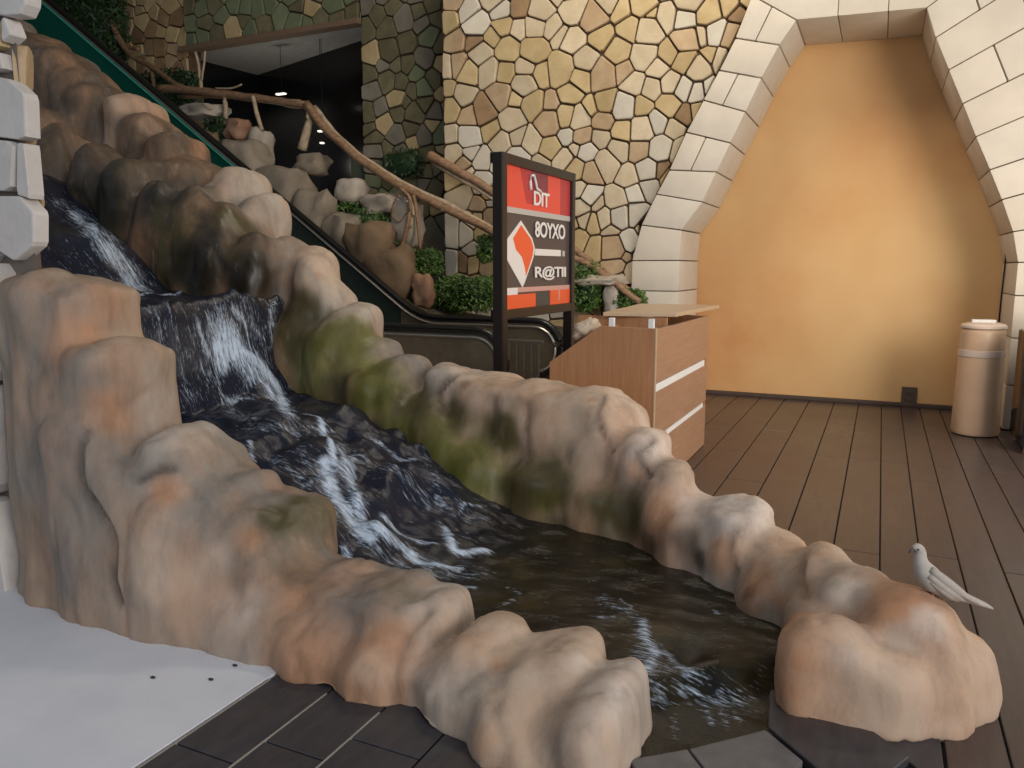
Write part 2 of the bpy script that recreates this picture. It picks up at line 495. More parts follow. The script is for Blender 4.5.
C3 = [(170,65),(235,40),(345,30),(480,40),(590,30),(660,55),(760,40),(830,15),(900,60),(975,60),(855,55),
(195,140),(260,85),(350,85),(465,85),(515,90),(545,120),(590,140),(685,130),(785,100),(845,105),(975,145),
(255,140),(275,185),(365,170),(460,170),(170,235),(200,230),(230,250),(300,245),(430,235),(480,250),(550,235),(635,210),(690,250),(760,235),(830,190),(920,190),(885,235),(970,215),(1010,240),
(215,320),(335,330),(425,290),(450,360),(580,320),(620,260),(510,360),(865,300),(930,285),(965,300),(1005,310),
(235,395),(765,370),(700,355),(650,375),(565,400),(610,410),(505,420),(690,415),(825,370),(870,420),(970,380),(930,440),
(230,470),(175,470),(315,440),(400,465),(350,485),(445,480),(515,505),(570,465),(620,465),(680,470),(745,510),(825,440),(820,510),(885,510),(235,515),(205,560),(180,525),(285,550),
(600,510),(635,520),(560,545),(600,580),(650,590),(700,560),(780,600),(845,575),(890,575),(850,640),
(150,610),(225,600),(215,670),(130,650),(280,630),(270,700),(300,690),(300,740),
(610,650),(640,665),(615,700),(675,700),(735,690),(800,665),(800,730),(700,740),(630,740),
(700,10),(410,20),(1060,40),(1110,20),(1150,60),(1080,110),(1130,120),(1040,120),(1060,190),(1100,200),(1040,300),(1010,370)]
C4 = [(505,320),(500,510),(565,510),(635,475),(610,540),(650,620),(570,590),(500,630),(660,700),(690,690),(590,650),(560,415),(590,365),(655,380),(490,385)]
C5 = [(400,125),(440,190),(500,170),(540,230),(610,285),(590,330),(625,350),(630,230),(380,200),(450,330),(430,395),(445,445),(490,400),(530,400),(565,465),(475,530),(525,530),(575,530),(625,540),(590,600),(560,350),(600,400)]
seeds = []
YW = 8.6
for L, sx, ox, oy in ((C3, .293, 400, 0), (C4, .2344, 480, 130), (C5, .2344, 340, 140)):
    for x, y in L:
        p = U(ox + x * sx, oy + y * sx, Y=YW - .03)
        if all((p[0] - q[0]) ** 2 + (p[2] - q[1]) ** 2 > .0049 for q in seeds) and p[0] > -4.93: seeds.append((p[0], p[2]))
def outer_clip(s, poly):
    # stop under the arch blocks
    k = 1.97
    if s[1] < k: return clip(poly, 1, 0, -2.47)
    sl = (-1.39 + 2.49) / (4.18 - 1.97)
    poly = clip(poly, 1, -sl, -2.44 - sl * k)
    return poly
def pal_main(s, r):
    x, z = s
    if z > 3.1: return r.choices(['cream', 'ochre', 'tan', 'white', 'brown'], [5, 6, 2, 2, .7])[0]
    if z > 2.3: return r.choices(['cream', 'ochre', 'tan', 'white', 'brown'], [6, 2.5, 1.5, 5, .4])[0]
    return r.choices(['cream', 'ochre', 'tan', 'white', 'brown'], [6, 2, 3, 3, .4])[0]
wall_main = build_wall('wall_back', 'sunlit rubble stone wall of cream and ochre stones left of the arch', ((-4.96, 0), (-1.3, 4.75)), YW, seeds, pal_main,
                       x_clip=outer_clip, fill=(.30, (-4.93, .45, -1.35, 4.7)), wall_x1=-2.46)
b = bmesh.new(); prism(b, [(-2.47, YW, 1.9), (-1.30, YW, 4.4), (-1.30, YW, 4.75), (-2.47, YW, 4.75)], (0, .25, 0))
o = link('wall_back', bm_mesh(b), M_MORTAR); tag(o, 'mortar bed of the rubble wall beside the arch shoulder', kind='structure')
# side return of the lit wall and shaded wall behind it
YS = 9.4
def pal_shade(s, r): return r.choices(['olive', 'grey', 'ochre', 'green'], [4, 3, 1, 1.2])[0]  # dark stone tones put the shade of the recess into the colour
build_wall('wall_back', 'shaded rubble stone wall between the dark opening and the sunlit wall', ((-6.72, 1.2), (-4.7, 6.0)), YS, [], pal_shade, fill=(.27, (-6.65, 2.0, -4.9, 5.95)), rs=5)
def pal_green(s, r): return r.choices(['green', 'olive', 'ochre'], [6, 2, .5])[0]  # green light on the band is put into the stone colours
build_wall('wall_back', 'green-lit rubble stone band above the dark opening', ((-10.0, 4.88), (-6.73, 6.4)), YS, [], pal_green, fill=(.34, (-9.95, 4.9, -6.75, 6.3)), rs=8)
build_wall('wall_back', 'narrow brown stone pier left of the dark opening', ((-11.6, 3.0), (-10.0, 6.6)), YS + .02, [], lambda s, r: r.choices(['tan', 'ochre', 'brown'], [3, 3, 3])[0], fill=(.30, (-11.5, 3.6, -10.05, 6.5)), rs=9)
# ============================================================ SCULPTED ROCK BANKS
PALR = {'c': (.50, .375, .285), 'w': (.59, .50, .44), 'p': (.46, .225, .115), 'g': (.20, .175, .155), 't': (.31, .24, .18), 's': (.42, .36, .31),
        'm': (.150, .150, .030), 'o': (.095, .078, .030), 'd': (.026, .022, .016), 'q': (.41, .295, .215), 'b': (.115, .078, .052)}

class Lobe:
    def __init__(s, px, py, Y, rx, ry, rz, col, flare=.15, n=2.4, rot=0.0, ball=False, k=None):
        s.k = k if k else (.045 if px > 770 else (.17 if px < 232 and Y > 4 else None))
        p = U(px, py, Y=Y)
        s.c = np.array([p[0], p[1] , p[2] - rz]); s.r = (rx, ry, rz); s.fl = flare; s.n = n; s.col = PALR[col]; s.rot = rot; s.ball = ball
    def d(s, X, Y, Z):
        x = X - s.c[0]; y = Y - s.c[1]; z = Z - s.c[2]
        if s.rot:
            ca, sa = math.cos(s.rot), math.sin(s.rot); x, y = x * ca + y * sa, -x * sa + y * ca
        if s.ball:
            up = z; sc = 1.0
        else:
            up = np.maximum(z, 0); sc = 1 + s.fl * np.maximum(-z, 0)
        h = (np.abs(x / (s.r[0] * sc)) ** s.n + np.abs(y / (s.r[1] * sc)) ** s.n) ** (2 / s.n)
        k = np.sqrt(h + (up / s.r[2]) ** 2)
        return (k - 1) * min(s.r[0], s.r[1], max(s.r[2], .08))

def surface_nets(F, org, h):
    s = F < 0
    nx, ny, nz = F.shape
    a = np.zeros((nx - 1, ny - 1, nz - 1), np.int8)
    offs = [(i, j, k) for i in (0, 1) for j in (0, 1) for k in (0, 1)]
    for i, j, k in offs: a += s[i:nx - 1 + i, j:ny - 1 + j, k:nz - 1 + k]
    act = (a > 0) & (a < 8)
    idx = -np.ones(act.shape, np.int32); ijk = np.argwhere(act); idx[act] = np.arange(len(ijk))
    acc = np.zeros((len(ijk), 3)); cnt = np.zeros(len(ijk))
    val = {o: F[ijk[:, 0] + o[0], ijk[:, 1] + o[1], ijk[:, 2] + o[2]] for o in offs}
    for o in offs:
        for ax in range(3):
            if o[ax] == 0:
                q = list(o); q[ax] = 1; q = tuple(q)
                fa, fb = val[o], val[q]; m = (fa < 0) != (fb < 0)
                t = fa[m] / (fa[m] - fb[m]); p = np.tile(np.array(o, float), (m.sum(), 1)); p[:, ax] = t
                acc[m] += p; cnt[m] += 1
    verts = (ijk + acc / cnt[:, None]) * h + org
    faces = []
    for ax in range(3):
        sl0 = [slice(None)] * 3; sl1 = [slice(None)] * 3
        sl0[ax] = slice(0, -1); sl1[ax] = slice(1, None)
        cr = s[tuple(sl0)] != s[tuple(sl1)]
        e = np.argwhere(cr)
        u, v = (ax + 1) % 3, (ax + 2) % 3
        e = e[(e[:, u] > 0) & (e[:, v] > 0) & (e[:, u] < F.shape[u] - 1) & (e[:, v] < F.shape[v] - 1)]
        def cell(du, dv):
            c = e.copy(); c[:, u] -= du; c[:, v] -= dv
            return idx[c[:, 0], c[:, 1], c[:, 2]]
        q = np.stack([cell(1, 1), cell(0, 1), cell(0, 0), cell(1, 0)], 1)
        ins = s[e[:, 0], e[:, 1], e[:, 2]]
        q[~ins] = q[~ins][:, ::-1]
        faces.append(q)
    return verts, np.concatenate(faces)

def rock_mat():
    s = NT('sculpted_rock')
    at = s.attr('Col'); wt = s.attr('wet_dim')
    a = s.noise(2.6, 6, .62, stretch=(1, 1, .45)); b = s.noise(9, 6, .65, stretch=(1, 1, .35)); c = s.noise(70, 4, .6)
    col = s.mix(s.ramp(a, [(.46, 0), (.66, .55)]), at.outputs['Color'], (.44, .25, .15), 'MIX')
    col = s.mix(s.ramp(a, [(.28, .7), (.44, 0)]), col, (.24, .21, .19))
    col = s.mix(wt.outputs['Fac'], col, at.outputs['Color'])
    col = s.mix(.8, col, s.ramp(b, [(.25, (.55, .53, .50)), (.55, (1, 1, 1)), (.85, (1.0, .95, .9))]), 'MULTIPLY')
    col = s.mix(s.ramp(b, [(.60, 0), (.80, .28)]), col, (.66, .58, .50))
    col = s.mix(s.ramp(wt.outputs['Fac'], [(.35, 0), (1, 1)]), col, s.mix(1.0, col, (.62, .60, .50), 'MULTIPLY'))
    s.set(Base_Color=col, Roughness=s.ramp(wt.outputs['Fac'], [(0, .72), (1, .34)]))
    s.bump(s.mix(.35, b, c), .28, .012); return s.m
M_ROCK = rock_mat()

def build_bank(name, label, lobes, box0, box1, h, paint, k=.05, floor_z=-.02, cracks=()):
    org = np.array(box0, float); n = np.ceil((np.array(box1) - org) / h).astype(int) + 1
    F = np.full(n, .5, np.float32)
    for L in lobes:
        R = max(L.r[0], L.r[1]) * (1 + L.fl * (L.c[2] + .1 if not L.ball else 0)) * 1.1 + .12
        lo = np.floor((np.array([L.c[0] - R, L.c[1] - R, (floor_z - h * 2) if not L.ball else L.c[2] - L.r[2] - .12]) - org) / h).astype(int)
        hi = np.ceil((np.array([L.c[0] + R, L.c[1] + R, L.c[2] + L.r[2] + .12]) - org) / h).astype(int)
        lo = np.clip(lo, 0, n - 1); hi = np.clip(hi, 1, n)
        if (hi - lo).min() <= 1: continue
        X = (org[0] + np.arange(lo[0], hi[0]) * h)[:, None, None]; Y = (org[1] + np.arange(lo[1], hi[1]) * h)[None, :, None]; Z = (org[2] + np.arange(lo[2], hi[2]) * h)[None, None, :]
        b = L.d(X, Y, Z).astype(np.float32)
        sl = tuple(slice(a_, b_) for a_, b_ in zip(lo, hi)); a = F[sl]
        kk = L.k or k
        w = np.clip(.5 + .5 * (a - b) / kk, 0, 1)
        F[sl] = a * (1 - w) + b * w - kk * w * (1 - w)
    Zs = org[2] + np.arange(n[2]) * h
    F = np.maximum(F, (floor_z - Zs)[None, None, :])
    # close at the box limits
    F[0], F[-1], F[:, 0], F[:, -1], F[:, :, 0], F[:, :, -1] = .1, .1, .1, .1, .1, .1
    v, f = surface_nets(F, org, h)
    me = bpy.data.meshes.new('t'); me.from_pydata(v.tolist(), [], f.tolist())
    bm = bmesh.new(); bm.from_mesh(me)
    for _ in range(2): bmesh.ops.smooth_vert(bm, verts=bm.verts, factor=.5, use_axis_x=True, use_axis_y=True, use_axis_z=True)
    bm.normal_update()
    nz = noise.noise
    for p in bm.verts:
        q = p.co
        a = nz(Vector((q.x * 2.6, q.y * 2.6, q.z * 1.5))) * .045 + nz(Vector((q.x * 5.1, q.y * 5.1, q.z * 3.0 + 4))) * .026
        c = nz(Vector((q.x * 7 + 5, q.y * 7, q.z * 3.2))) * .016
        r = (1 - abs(nz(Vector((q.x * 5 + 9, q.y * 5 + 3, q.z * 2.0)))) * 2) 
        d = nz(Vector((q.x * 22, q.y * 22, q.z * 12))) * .004
        p.co = q + p.normal * (a + c + d - max(0, r - .72) * .03)
    bm.normal_update()
    V_ = np.array([p.co[:] for p in bm.verts]); N_ = np.array([p.normal[:] for p in bm.verts])
    faces = [[q.index for q in fc.verts] for fc in bm.faces]
    bm.free(); bpy.data.meshes.remove(me)
    D = np.stack([L.d(V_[:, 0], V_[:, 1], V_[:, 2]) for L in lobes])
    D = np.maximum(D, -.6)
    W = np.exp(-(D - D.min(0)) / .035); W /= W.sum(0)
    C = W.T @ np.array([L.col for L in lobes])
    tree = BVHTree.FromPolygons([Vector(p) for p in V_.tolist()], faces)
    wet_dim = np.zeros(len(V_))
    wob = np.array([nz(Vector(p) * 4.5) for p in V_.tolist()]) * .45 + np.array([nz(Vector((p[0] * 13, p[1] * 13, p[2] * 6))) for p in V_.tolist()]) * .22
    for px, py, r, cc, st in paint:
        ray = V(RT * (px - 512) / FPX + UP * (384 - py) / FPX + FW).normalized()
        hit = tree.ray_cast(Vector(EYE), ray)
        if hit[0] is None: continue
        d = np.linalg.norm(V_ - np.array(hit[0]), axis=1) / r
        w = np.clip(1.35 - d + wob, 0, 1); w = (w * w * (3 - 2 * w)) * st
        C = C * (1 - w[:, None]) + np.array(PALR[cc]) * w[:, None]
        if cc in 'mod': wet_dim = np.maximum(wet_dim, w)  # wet rock by the water, plus the darks that paint dim light upper left
        else: wet_dim = wet_dim * (1 - w)
    for pl_ in cracks:
        hs_ = []
        for px, py in catmull([(a_, b_) for a_, b_ in pl_], 8):
            hit = tree.ray_cast(Vector(EYE), V(RT * (px - 512) / FPX + UP * (384 - py) / FPX + FW).normalized())
            if hit[0] is not None: hs_.append(np.array(hit[0]))
        if len(hs_) < 2: continue
        dd = np.min(np.stack([np.linalg.norm(V_ - q_, axis=1) for q_ in hs_]), axis=0)
        w = np.exp(-(dd / .020) ** 2)
        V_ -= N_ * (w * .028)[:, None]
        C = C * (1 - .75 * w[:, None]) + np.array((.05, .038, .03)) * (.75 * w[:, None])
    lab = D.argmin(0)
    fa = np.array(faces); fl = lab[fa[:, 0]].copy()
    # every part must be one connected piece: reassign small islands to the lobe around them
    ek = {}
    for i, q in enumerate(faces):
        for a_, b_ in zip(q, q[1:] + q[:1]): ek.setdefault((min(a_, b_), max(a_, b_)), []).append(i)
    nb = [[] for _ in faces]
    for l_ in ek.values():
        for a_ in l_:
            for b_ in l_:
                if a_ != b_: nb[a_].append(b_)
    for rnd_ in range(4):
        seen = np.zeros(len(faces), bool); comps = {}
        for i in range(len(faces)):
            if seen[i]: continue
            st = [i]; seen[i] = True; comp = []
            while st:
                c_ = st.pop(); comp.append(c_)
                for j in nb[c_]:
                    if not seen[j] and fl[j] == fl[i]: seen[j] = True; st.append(j)
            comps.setdefault(fl[i], []).append(comp)
        ch = 0
        for lb_, cs in comps.items():
            cs.sort(key=len)
            for k_, comp in enumerate(cs):
                if k_ == len(cs) - 1 and len(comp) >= 120: continue
                cand = {}
                for c_ in comp:
                    for j in nb[c_]:
                        if fl[j] != lb_: cand[fl[j]] = cand.get(fl[j], 0) + 1
                if cand:
                    fl[comp] = max(cand, key=cand.get); ch += 1
        if not ch: break
    root = empty(name, (float(V_[:, 0].mean()), float(V_[:, 1].mean()), 0)); off = np.array(root.location)
    tag(root, label, 'rock')
    for j in np.unique(fl):
        sel = fa[fl == j]; ids, inv = np.unique(sel, return_inverse=True); inv = inv.reshape(sel.shape)
        if len(sel) < 3: continue
        m = bpy.data.meshes.new('boulder'); m.from_pydata((V_[ids] - off).tolist(), [], inv.tolist())
        ca = m.color_attributes.new('Col', 'FLOAT_COLOR', 'POINT')
        ca.data.foreach_set('color', np.c_[C[ids], np.ones(len(ids))].astype(np.float32).ravel())
        wa = m.attributes.new('wet_dim', 'FLOAT', 'POINT'); wa.data.foreach_set('value', wet_dim[ids].astype(np.float32))
        m.polygons.foreach_set('use_smooth', [True] * len(m.polygons))
        m.normals_split_custom_set_from_vertices(N_[ids].tolist())
        link('boulder', m, M_ROCK, root)
    print(name, 'verts', len(V_))
    return root, tree

LL = [Lobe(*a) if not isinstance(a[-1], dict) else Lobe(*a[:-1], **a[-1]) for a in [
 (60, 268, 2.40, .155, .25, .08, 't', .03, 4), (84, 280, 2.38, .15, .23, .07, 'q', .05, 4),
 (126, 343, 2.38, .105, .22, .06, 'q', .08, 3.6), (105, 410, 2.30, .14, .20, .1, 'p', .1, 2.6),
 (180, 423, 2.42, .10, .22, .08, 's', .14, 2.6), (140, 450, 2.34, .20, .22, .12, 't', .1, 2.6), (206, 444, 2.48, .10, .22, .08, 'g', .14), (236, 470, 2.50, .11, .22, .08, 'g', .14),
 (162, 495, 2.22, .11, .11, .10, 'p', .0), (205, 503, 2.32, .18, .20, .14, 'g', .1),
 (74, 420, 2.30, .17, .17, .3, 't', .04, 3), (100, 520, 2.34, .22, .19, .2, 'q', .06), (200, 548, 2.30, .26, .21, .15, 'c', .15),
 (292, 507, 2.54, .10, .19, .04, 'o', .1, 3), (266, 496, 2.50, .10, .20, .07, 'g', .12), (262, 530, 2.40, .17, .20, .10, 'g', .15), (305, 556, 2.44, .15, .22, .10, 'b', .15),
 (262, 594, 2.27, .19, .18, .14, 's', .15), (350, 564, 2.42, .13, .2, .07, 'g', .25), (392, 576, 2.40, .12, .22, .07, 'g', .25), (430, 598, 2.37, .085, .20, .06, 's', .3),
 (330, 612, 2.27, .18, .20, .14, 'p', .2), (385, 632, 2.24, .16, .19, .12, 'p', .3),
 (492, 621, 2.32, .12, .20, .07, 'c', .35), (460, 655, 2.22, .12, .19, .10, 's', .35), (530, 662, 2.20, .16, .20, .09, 'q', .4),
 (560, 640, 2.28, .125, .19, .06, 'c', .35), (618, 672, 2.22, .06, .17, .05, 'w', .5), (596, 690, 2.12, .10, .18, .1, 'q', .4), (520, 710, 2.06, .12, .14, .1, 'q', .4),
]]
PL = [(60, 420, .45, 'g', .7), (60, 540, .4, 'g', .7), (40, 340, .3, 'g', .6), (90, 330, .07, 'p', .6), (120, 420, .06, 'p', .5),  (150, 400, .12, 's', .5), (330, 560, .10, 'g', .8), (300, 570, .08, 'b', .7), (260, 510, .10, 'g', .8), (390, 605, .06, 'b', .5),
      (60, 300, .18, 'g', .5), (75, 340, .14, 'p', .55), (110, 300, .12, 'p', .55), (105, 410, .10, 'p', .6), (150, 370, .07, 's', .7),
      (60, 470, .30, 'g', .35), (50, 560, .22, 'g', .4), (165, 490, .08, 'p', .7), (150, 560, .20, 'c', .7), (205, 515, .10, 'g', .6), (215, 560, .08, 's', .7),
      (240, 610, .10, 'w', .6), (250, 540, .08, 'p', .6), (300, 600, .07, 'p', .8), (280, 520, .10, 'o', .85), (255, 480, .12, 'g', .6), (300, 500, .06, 'o', .8),
      (350, 590, .10, 'g', .6), (400, 590, .10, 'o', .45), (385, 640, .09, 'p', .8), (370, 670, .07, 'c', .6), (430, 605, .06, 's', .6),
      (500, 665, .05, 'p', .45), (470, 680, .07, 's', .6), (580, 665, .05, 'w', .6), (620, 700, .06, 'w', .7), (560, 700, .08, 'q', .5), (480, 740, .05, 'p', .4), (190, 430, .12, 's', .6), (225, 440, .08, 'g', .5)]
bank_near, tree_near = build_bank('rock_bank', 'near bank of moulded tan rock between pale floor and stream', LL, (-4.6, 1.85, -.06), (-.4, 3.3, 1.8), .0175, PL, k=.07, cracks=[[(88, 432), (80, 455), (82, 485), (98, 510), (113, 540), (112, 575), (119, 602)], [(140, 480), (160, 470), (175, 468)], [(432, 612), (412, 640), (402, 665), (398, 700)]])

RR = [Lobe(*a) for a in [
 # skyline, left to right
 (-60, -40, 5.35, .6, .4, .3, 'g'), (-15, 5, 5.3, .5, .4, .3, 'g'), (28, 34, 5.2, .34, .36, .2, 'b'), (62, 50, 5.15, .24, .32, .18, 'b'), (86, 68, 5.1, .16, .3, .14, 'b'), (106, 88, 5.1, .14, .3, .14, 'b'),  # brown lobes carry the weak light of the upper left in their colour
 (134, 96, 5.08, .15, .3, .12, 'q'), (156, 118, 5.05, .12, .3, .12, 'b'), (178, 134, 5.0, .17, .3, .12, 'b'), (206, 162, 4.98, .16, .3, .14, 'b'), (240, 168, 4.9, .16, .28, .2, 's'), (264, 192, 4.86, .12, .24, .2, 's'),
 (284, 240, 4.76, .12, .2, .14, 's'), (312, 250, 4.70, .14, .2, .12, 'c'), (334, 284, 4.66, .13, .2, .14, 's'), (360, 304, 4.62, .13, .2, .12, 's'), (384, 338, 4.60, .12, .2, .12, 'g'), (412, 356, 4.55, .12, .2, .12, 'g'),
 (455, 362, 4.50, .17, .22, .10, 's'), (494, 373, 4.46, .18, .24, .09, 'c'), (530, 380, 4.38, .2, .24, .09, 'c'), (565, 386, 4.34, .17, .24, .09, 'q'), (600, 386, 4.3, .16, .26, .14, 'c'), (624, 404, 4.25, .11, .22, .12, 'c'),
 (650, 428, 4.08, .12, .2, .1, 'w'), (676, 460, 3.93, .10, .18, .1, 'q'), (700, 493, 3.82, .09, .18, .08, 'w'), (740, 500, 3.66, .14, .2, .06, 'w'), (782, 534, 3.48, .12, .18, .10, 'c'),
 (822, 546, 3.28, .13, .18, .11, 'c'), (858, 568, 3.12, .12, .18, .10, 's'), (904, 590, 2.93, .13, .16, .09, 'p'), (938, 610, 2.95, .08, .16, .10, 'c'), (962, 640, 2.98, .09, .15, .09, 'c'), (980, 674, 3.0, .055, .11, .07, 'c'),
 (806, 620, 2.72, .085, .14, .07, 'p'), (840, 628, 2.70, .12, .13, .08, 'c'), (882, 650, 2.70, .14, .12, .09, 'c'), (930, 650, 2.82, .13, .13, .10, 'c'),
 # inner faces towards the water
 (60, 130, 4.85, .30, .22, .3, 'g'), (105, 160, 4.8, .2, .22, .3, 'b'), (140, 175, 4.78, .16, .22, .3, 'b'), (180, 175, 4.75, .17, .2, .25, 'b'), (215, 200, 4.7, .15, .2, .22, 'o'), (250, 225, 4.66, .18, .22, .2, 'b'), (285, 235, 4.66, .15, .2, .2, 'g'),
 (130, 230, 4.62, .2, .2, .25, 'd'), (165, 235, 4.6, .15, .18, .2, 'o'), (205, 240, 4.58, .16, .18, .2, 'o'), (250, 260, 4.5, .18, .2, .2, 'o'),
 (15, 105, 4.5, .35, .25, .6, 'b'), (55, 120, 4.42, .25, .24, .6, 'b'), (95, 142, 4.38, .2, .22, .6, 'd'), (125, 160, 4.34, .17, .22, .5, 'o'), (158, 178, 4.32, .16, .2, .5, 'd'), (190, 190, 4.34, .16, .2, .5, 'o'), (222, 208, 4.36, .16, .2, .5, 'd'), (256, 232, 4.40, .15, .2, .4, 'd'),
 (316, 262, 4.58, .15, .16, .18, 'c', .0), (296, 308, 4.46, .2, .2, .25, 'o'), (330, 325, 4.42, .22, .2, .25, 'm'), (350, 345, 4.44, .22, .2, .25, 'm'), (370, 365, 4.34, .2, .2, .2, 'm'), (348, 315, 4.52, .14, .16, .16, 's'),
 (398, 368, 4.42, .17, .18, .25, 'g'), (395, 390, 4.28, .2, .18, .25, 'o'), (430, 400, 4.28, .2, .2, .25, 'o'), (445, 432, 4.14, .2, .18, .25, 'm'), (480, 440, 4.10, .18, .18, .2, 'm'),
 (480, 392, 4.32, .15, .16, .15, 'b'), (520, 405, 4.24, .15, .16, .15, 'q'), (560, 410, 4.18, .14, .16, .15, 'q'), (600, 425, 4.10, .13, .16, .15, 'q'), (632, 440, 4.02, .10, .14, .12, 'p'),
 (545, 466, 4.02, .20, .16, .08, 'o', .05, 3), (615, 486, 3.95, .15, .14, .08, 'o', .05, 3), (660, 478, 3.84, .10, .13, .1, 'p'), (690, 515, 3.70, .12, .13, .1, 'p'), (740, 540, 3.52, .13, .12, .08, 'q'), (790, 560, 3.30, .13, .12, .08, 'q'), (850, 590, 3.06, .13, .12, .08, 's'), (880, 612, 2.95, .12, .12, .08, 'p'), (770, 580, 3.25, .12, .1, .1, 'b'), (815, 600, 3.02, .12, .12, .1, 'b'),
]]
PR = [(80, 150, .5, 'd', .7), (130, 170, .3, 'd', .6), (180, 190, .3, 'd', .6), (210, 215, .2, 'd', .6), (150, 150, .2, 'b', .7), (60, 110, .4, 'b', .8),  # browns and darks at upper left paint in the light falloff
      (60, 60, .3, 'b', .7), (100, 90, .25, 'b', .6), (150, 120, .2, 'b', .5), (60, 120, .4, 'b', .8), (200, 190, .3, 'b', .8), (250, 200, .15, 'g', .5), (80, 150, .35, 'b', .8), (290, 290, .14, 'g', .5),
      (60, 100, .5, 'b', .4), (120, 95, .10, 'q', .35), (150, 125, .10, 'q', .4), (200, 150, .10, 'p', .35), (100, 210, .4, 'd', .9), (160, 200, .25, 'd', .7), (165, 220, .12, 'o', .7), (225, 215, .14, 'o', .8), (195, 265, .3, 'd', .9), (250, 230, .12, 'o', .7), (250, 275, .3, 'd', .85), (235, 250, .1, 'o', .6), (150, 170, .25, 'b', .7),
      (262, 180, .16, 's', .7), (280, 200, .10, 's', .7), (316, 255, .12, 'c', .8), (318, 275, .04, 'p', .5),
      (300, 320, .28, 'o', .9), (340, 340, .24, 'm', .9), (285, 330, .16, 'o', .7), (375, 385, .24, 'm', .9), (340, 400, .2, 'd', .7), (400, 420, .2, 'm', .8), (375, 430, .1, 'd', .7), (430, 450, .22, 'o', .9), (420, 400, .18, 'o', .9), (450, 420, .2, 'o', .8), (440, 440, .14, 'm', .9), (480, 450, .2, 'm', .7), (480, 480, .2, 'm', .8), (500, 430, .16, 'o', .9), (540, 480, .24, 'o', .9), (620, 510, .2, 'o', .9), (545, 505, .1, 'm', .4), (460, 460, .18, 'm', .8), (480, 485, .1, 'm', .8), (410, 440, .14, 'm', .8), (360, 400, .16, 'm', .8),  (560, 525, .1, 'd', .7), (690, 540, .1, 'd', .6), (650, 545, .1, 'd', .7), (720, 555, .1, 'p', .7), (760, 590, .09, 'p', .7), (700, 560, .06, 'd', .7), (750, 590, .05, 'd', .6), (785, 625, .05, 'd', .6), (780, 600, .05, 'p', .6), (775, 700, .04, 'b', .6), (660, 520, .1, 'p', .6),  # moss and wet rock; spots by the pool paint the shading of the rock feet
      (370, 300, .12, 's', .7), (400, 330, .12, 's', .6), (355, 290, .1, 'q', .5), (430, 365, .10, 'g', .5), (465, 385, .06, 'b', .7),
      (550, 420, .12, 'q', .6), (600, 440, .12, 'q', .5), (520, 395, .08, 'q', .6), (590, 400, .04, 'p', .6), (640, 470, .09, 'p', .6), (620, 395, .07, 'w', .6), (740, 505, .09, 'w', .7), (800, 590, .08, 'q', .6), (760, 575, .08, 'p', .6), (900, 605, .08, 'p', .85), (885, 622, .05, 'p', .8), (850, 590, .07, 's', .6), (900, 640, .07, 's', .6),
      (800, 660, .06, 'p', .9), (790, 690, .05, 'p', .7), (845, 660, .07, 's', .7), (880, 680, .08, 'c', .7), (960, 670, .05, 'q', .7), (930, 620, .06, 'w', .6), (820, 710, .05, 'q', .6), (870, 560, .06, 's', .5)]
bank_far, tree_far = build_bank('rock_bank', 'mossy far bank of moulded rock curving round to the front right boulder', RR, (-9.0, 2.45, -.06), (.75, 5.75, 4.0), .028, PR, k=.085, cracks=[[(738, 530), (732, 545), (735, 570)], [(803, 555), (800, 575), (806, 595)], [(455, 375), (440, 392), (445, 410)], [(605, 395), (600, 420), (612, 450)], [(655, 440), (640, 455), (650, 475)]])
# ============================================================ STREAM
def sm(a, b, x):
    t = np.clip((x - a) / (b - a), 0, 1); return t * t * (3 - 2 * t)
BUMPS = []
def base_h(X, Y):
    s = X
    xs = [-9, -6.6, -5.9, -5.3, -4.75, -4.45, -3.98, -3.93, -3.86, -3.75, -3.3, -3.05, -2.85, -2.6, -2.35, -2.15, -1.95, -1.7, -1.4, 1]
    hs = [3.2, 2.45, 2.15, 1.75, 1.36, 1.30, 1.29, 1.22, .84, .62, .60, .56, .50, .42, .34, .22, .14, .10, .085, .085]
    h = np.interp(s, xs, hs)
    # pool outlet: the sheet slips over a lip towards the kerb
    t = (X + .45) * .66 + (Y - 2.24) * -.75      # metres past the kerb line (negative = inside)
    h = h - .07 * sm(-.36, -.20, t) * sm(-.9, -.75, X)
    return h
def water_h(X, Y):
    h = base_h(X, Y)
    for (bx, by, r, a) in BUMPS:
        h = h + a * np.exp(-((X - bx) ** 2 + (Y - by) ** 2) / (r * r))
    return h
def water_at(px, py):
    r = RT * (px - 512) / FPX + UP * (384 - py) / FPX + FW
    t = 1.5
    prev = None
    while t < 11:
        p = EYE + r * t
        if p[2] < water_h(p[0], p[1]): return p
        t += .01
    return p
for px, py, r, a in [(250, 372, .16, .16), (283, 428, .17, .10), (318, 455, .12, .08), (350, 470, .10, .05), (400, 480, .12, .08), (455, 500, .14, .07), (385, 540, .09, .06), (225, 430, .1, -.06), (345, 555, .1, -.05), (690, 655, .09, -.05), (715, 675, .12, .035), (440, 545, .07, .04), (105, 255, .22, .18), (350, 420, .12, .08)]:
    p = water_at(px, py); BUMPS.append((p[0], p[1], r, a))
h = .014
xs = np.arange(-7.4, .3, h); ys = np.arange(1.98, 5.3, h)
GX, GY = np.meshgrid(xs, ys, indexing='ij')
GZ = water_h(GX, GY)
nz = noise.noise
slope = np.abs(np.gradient(GZ, h, axis=0))
R1 = np.array([[nz(Vector((x * 5, y * 8, 1))) for y in ys[::3]] for x in xs[::3]])
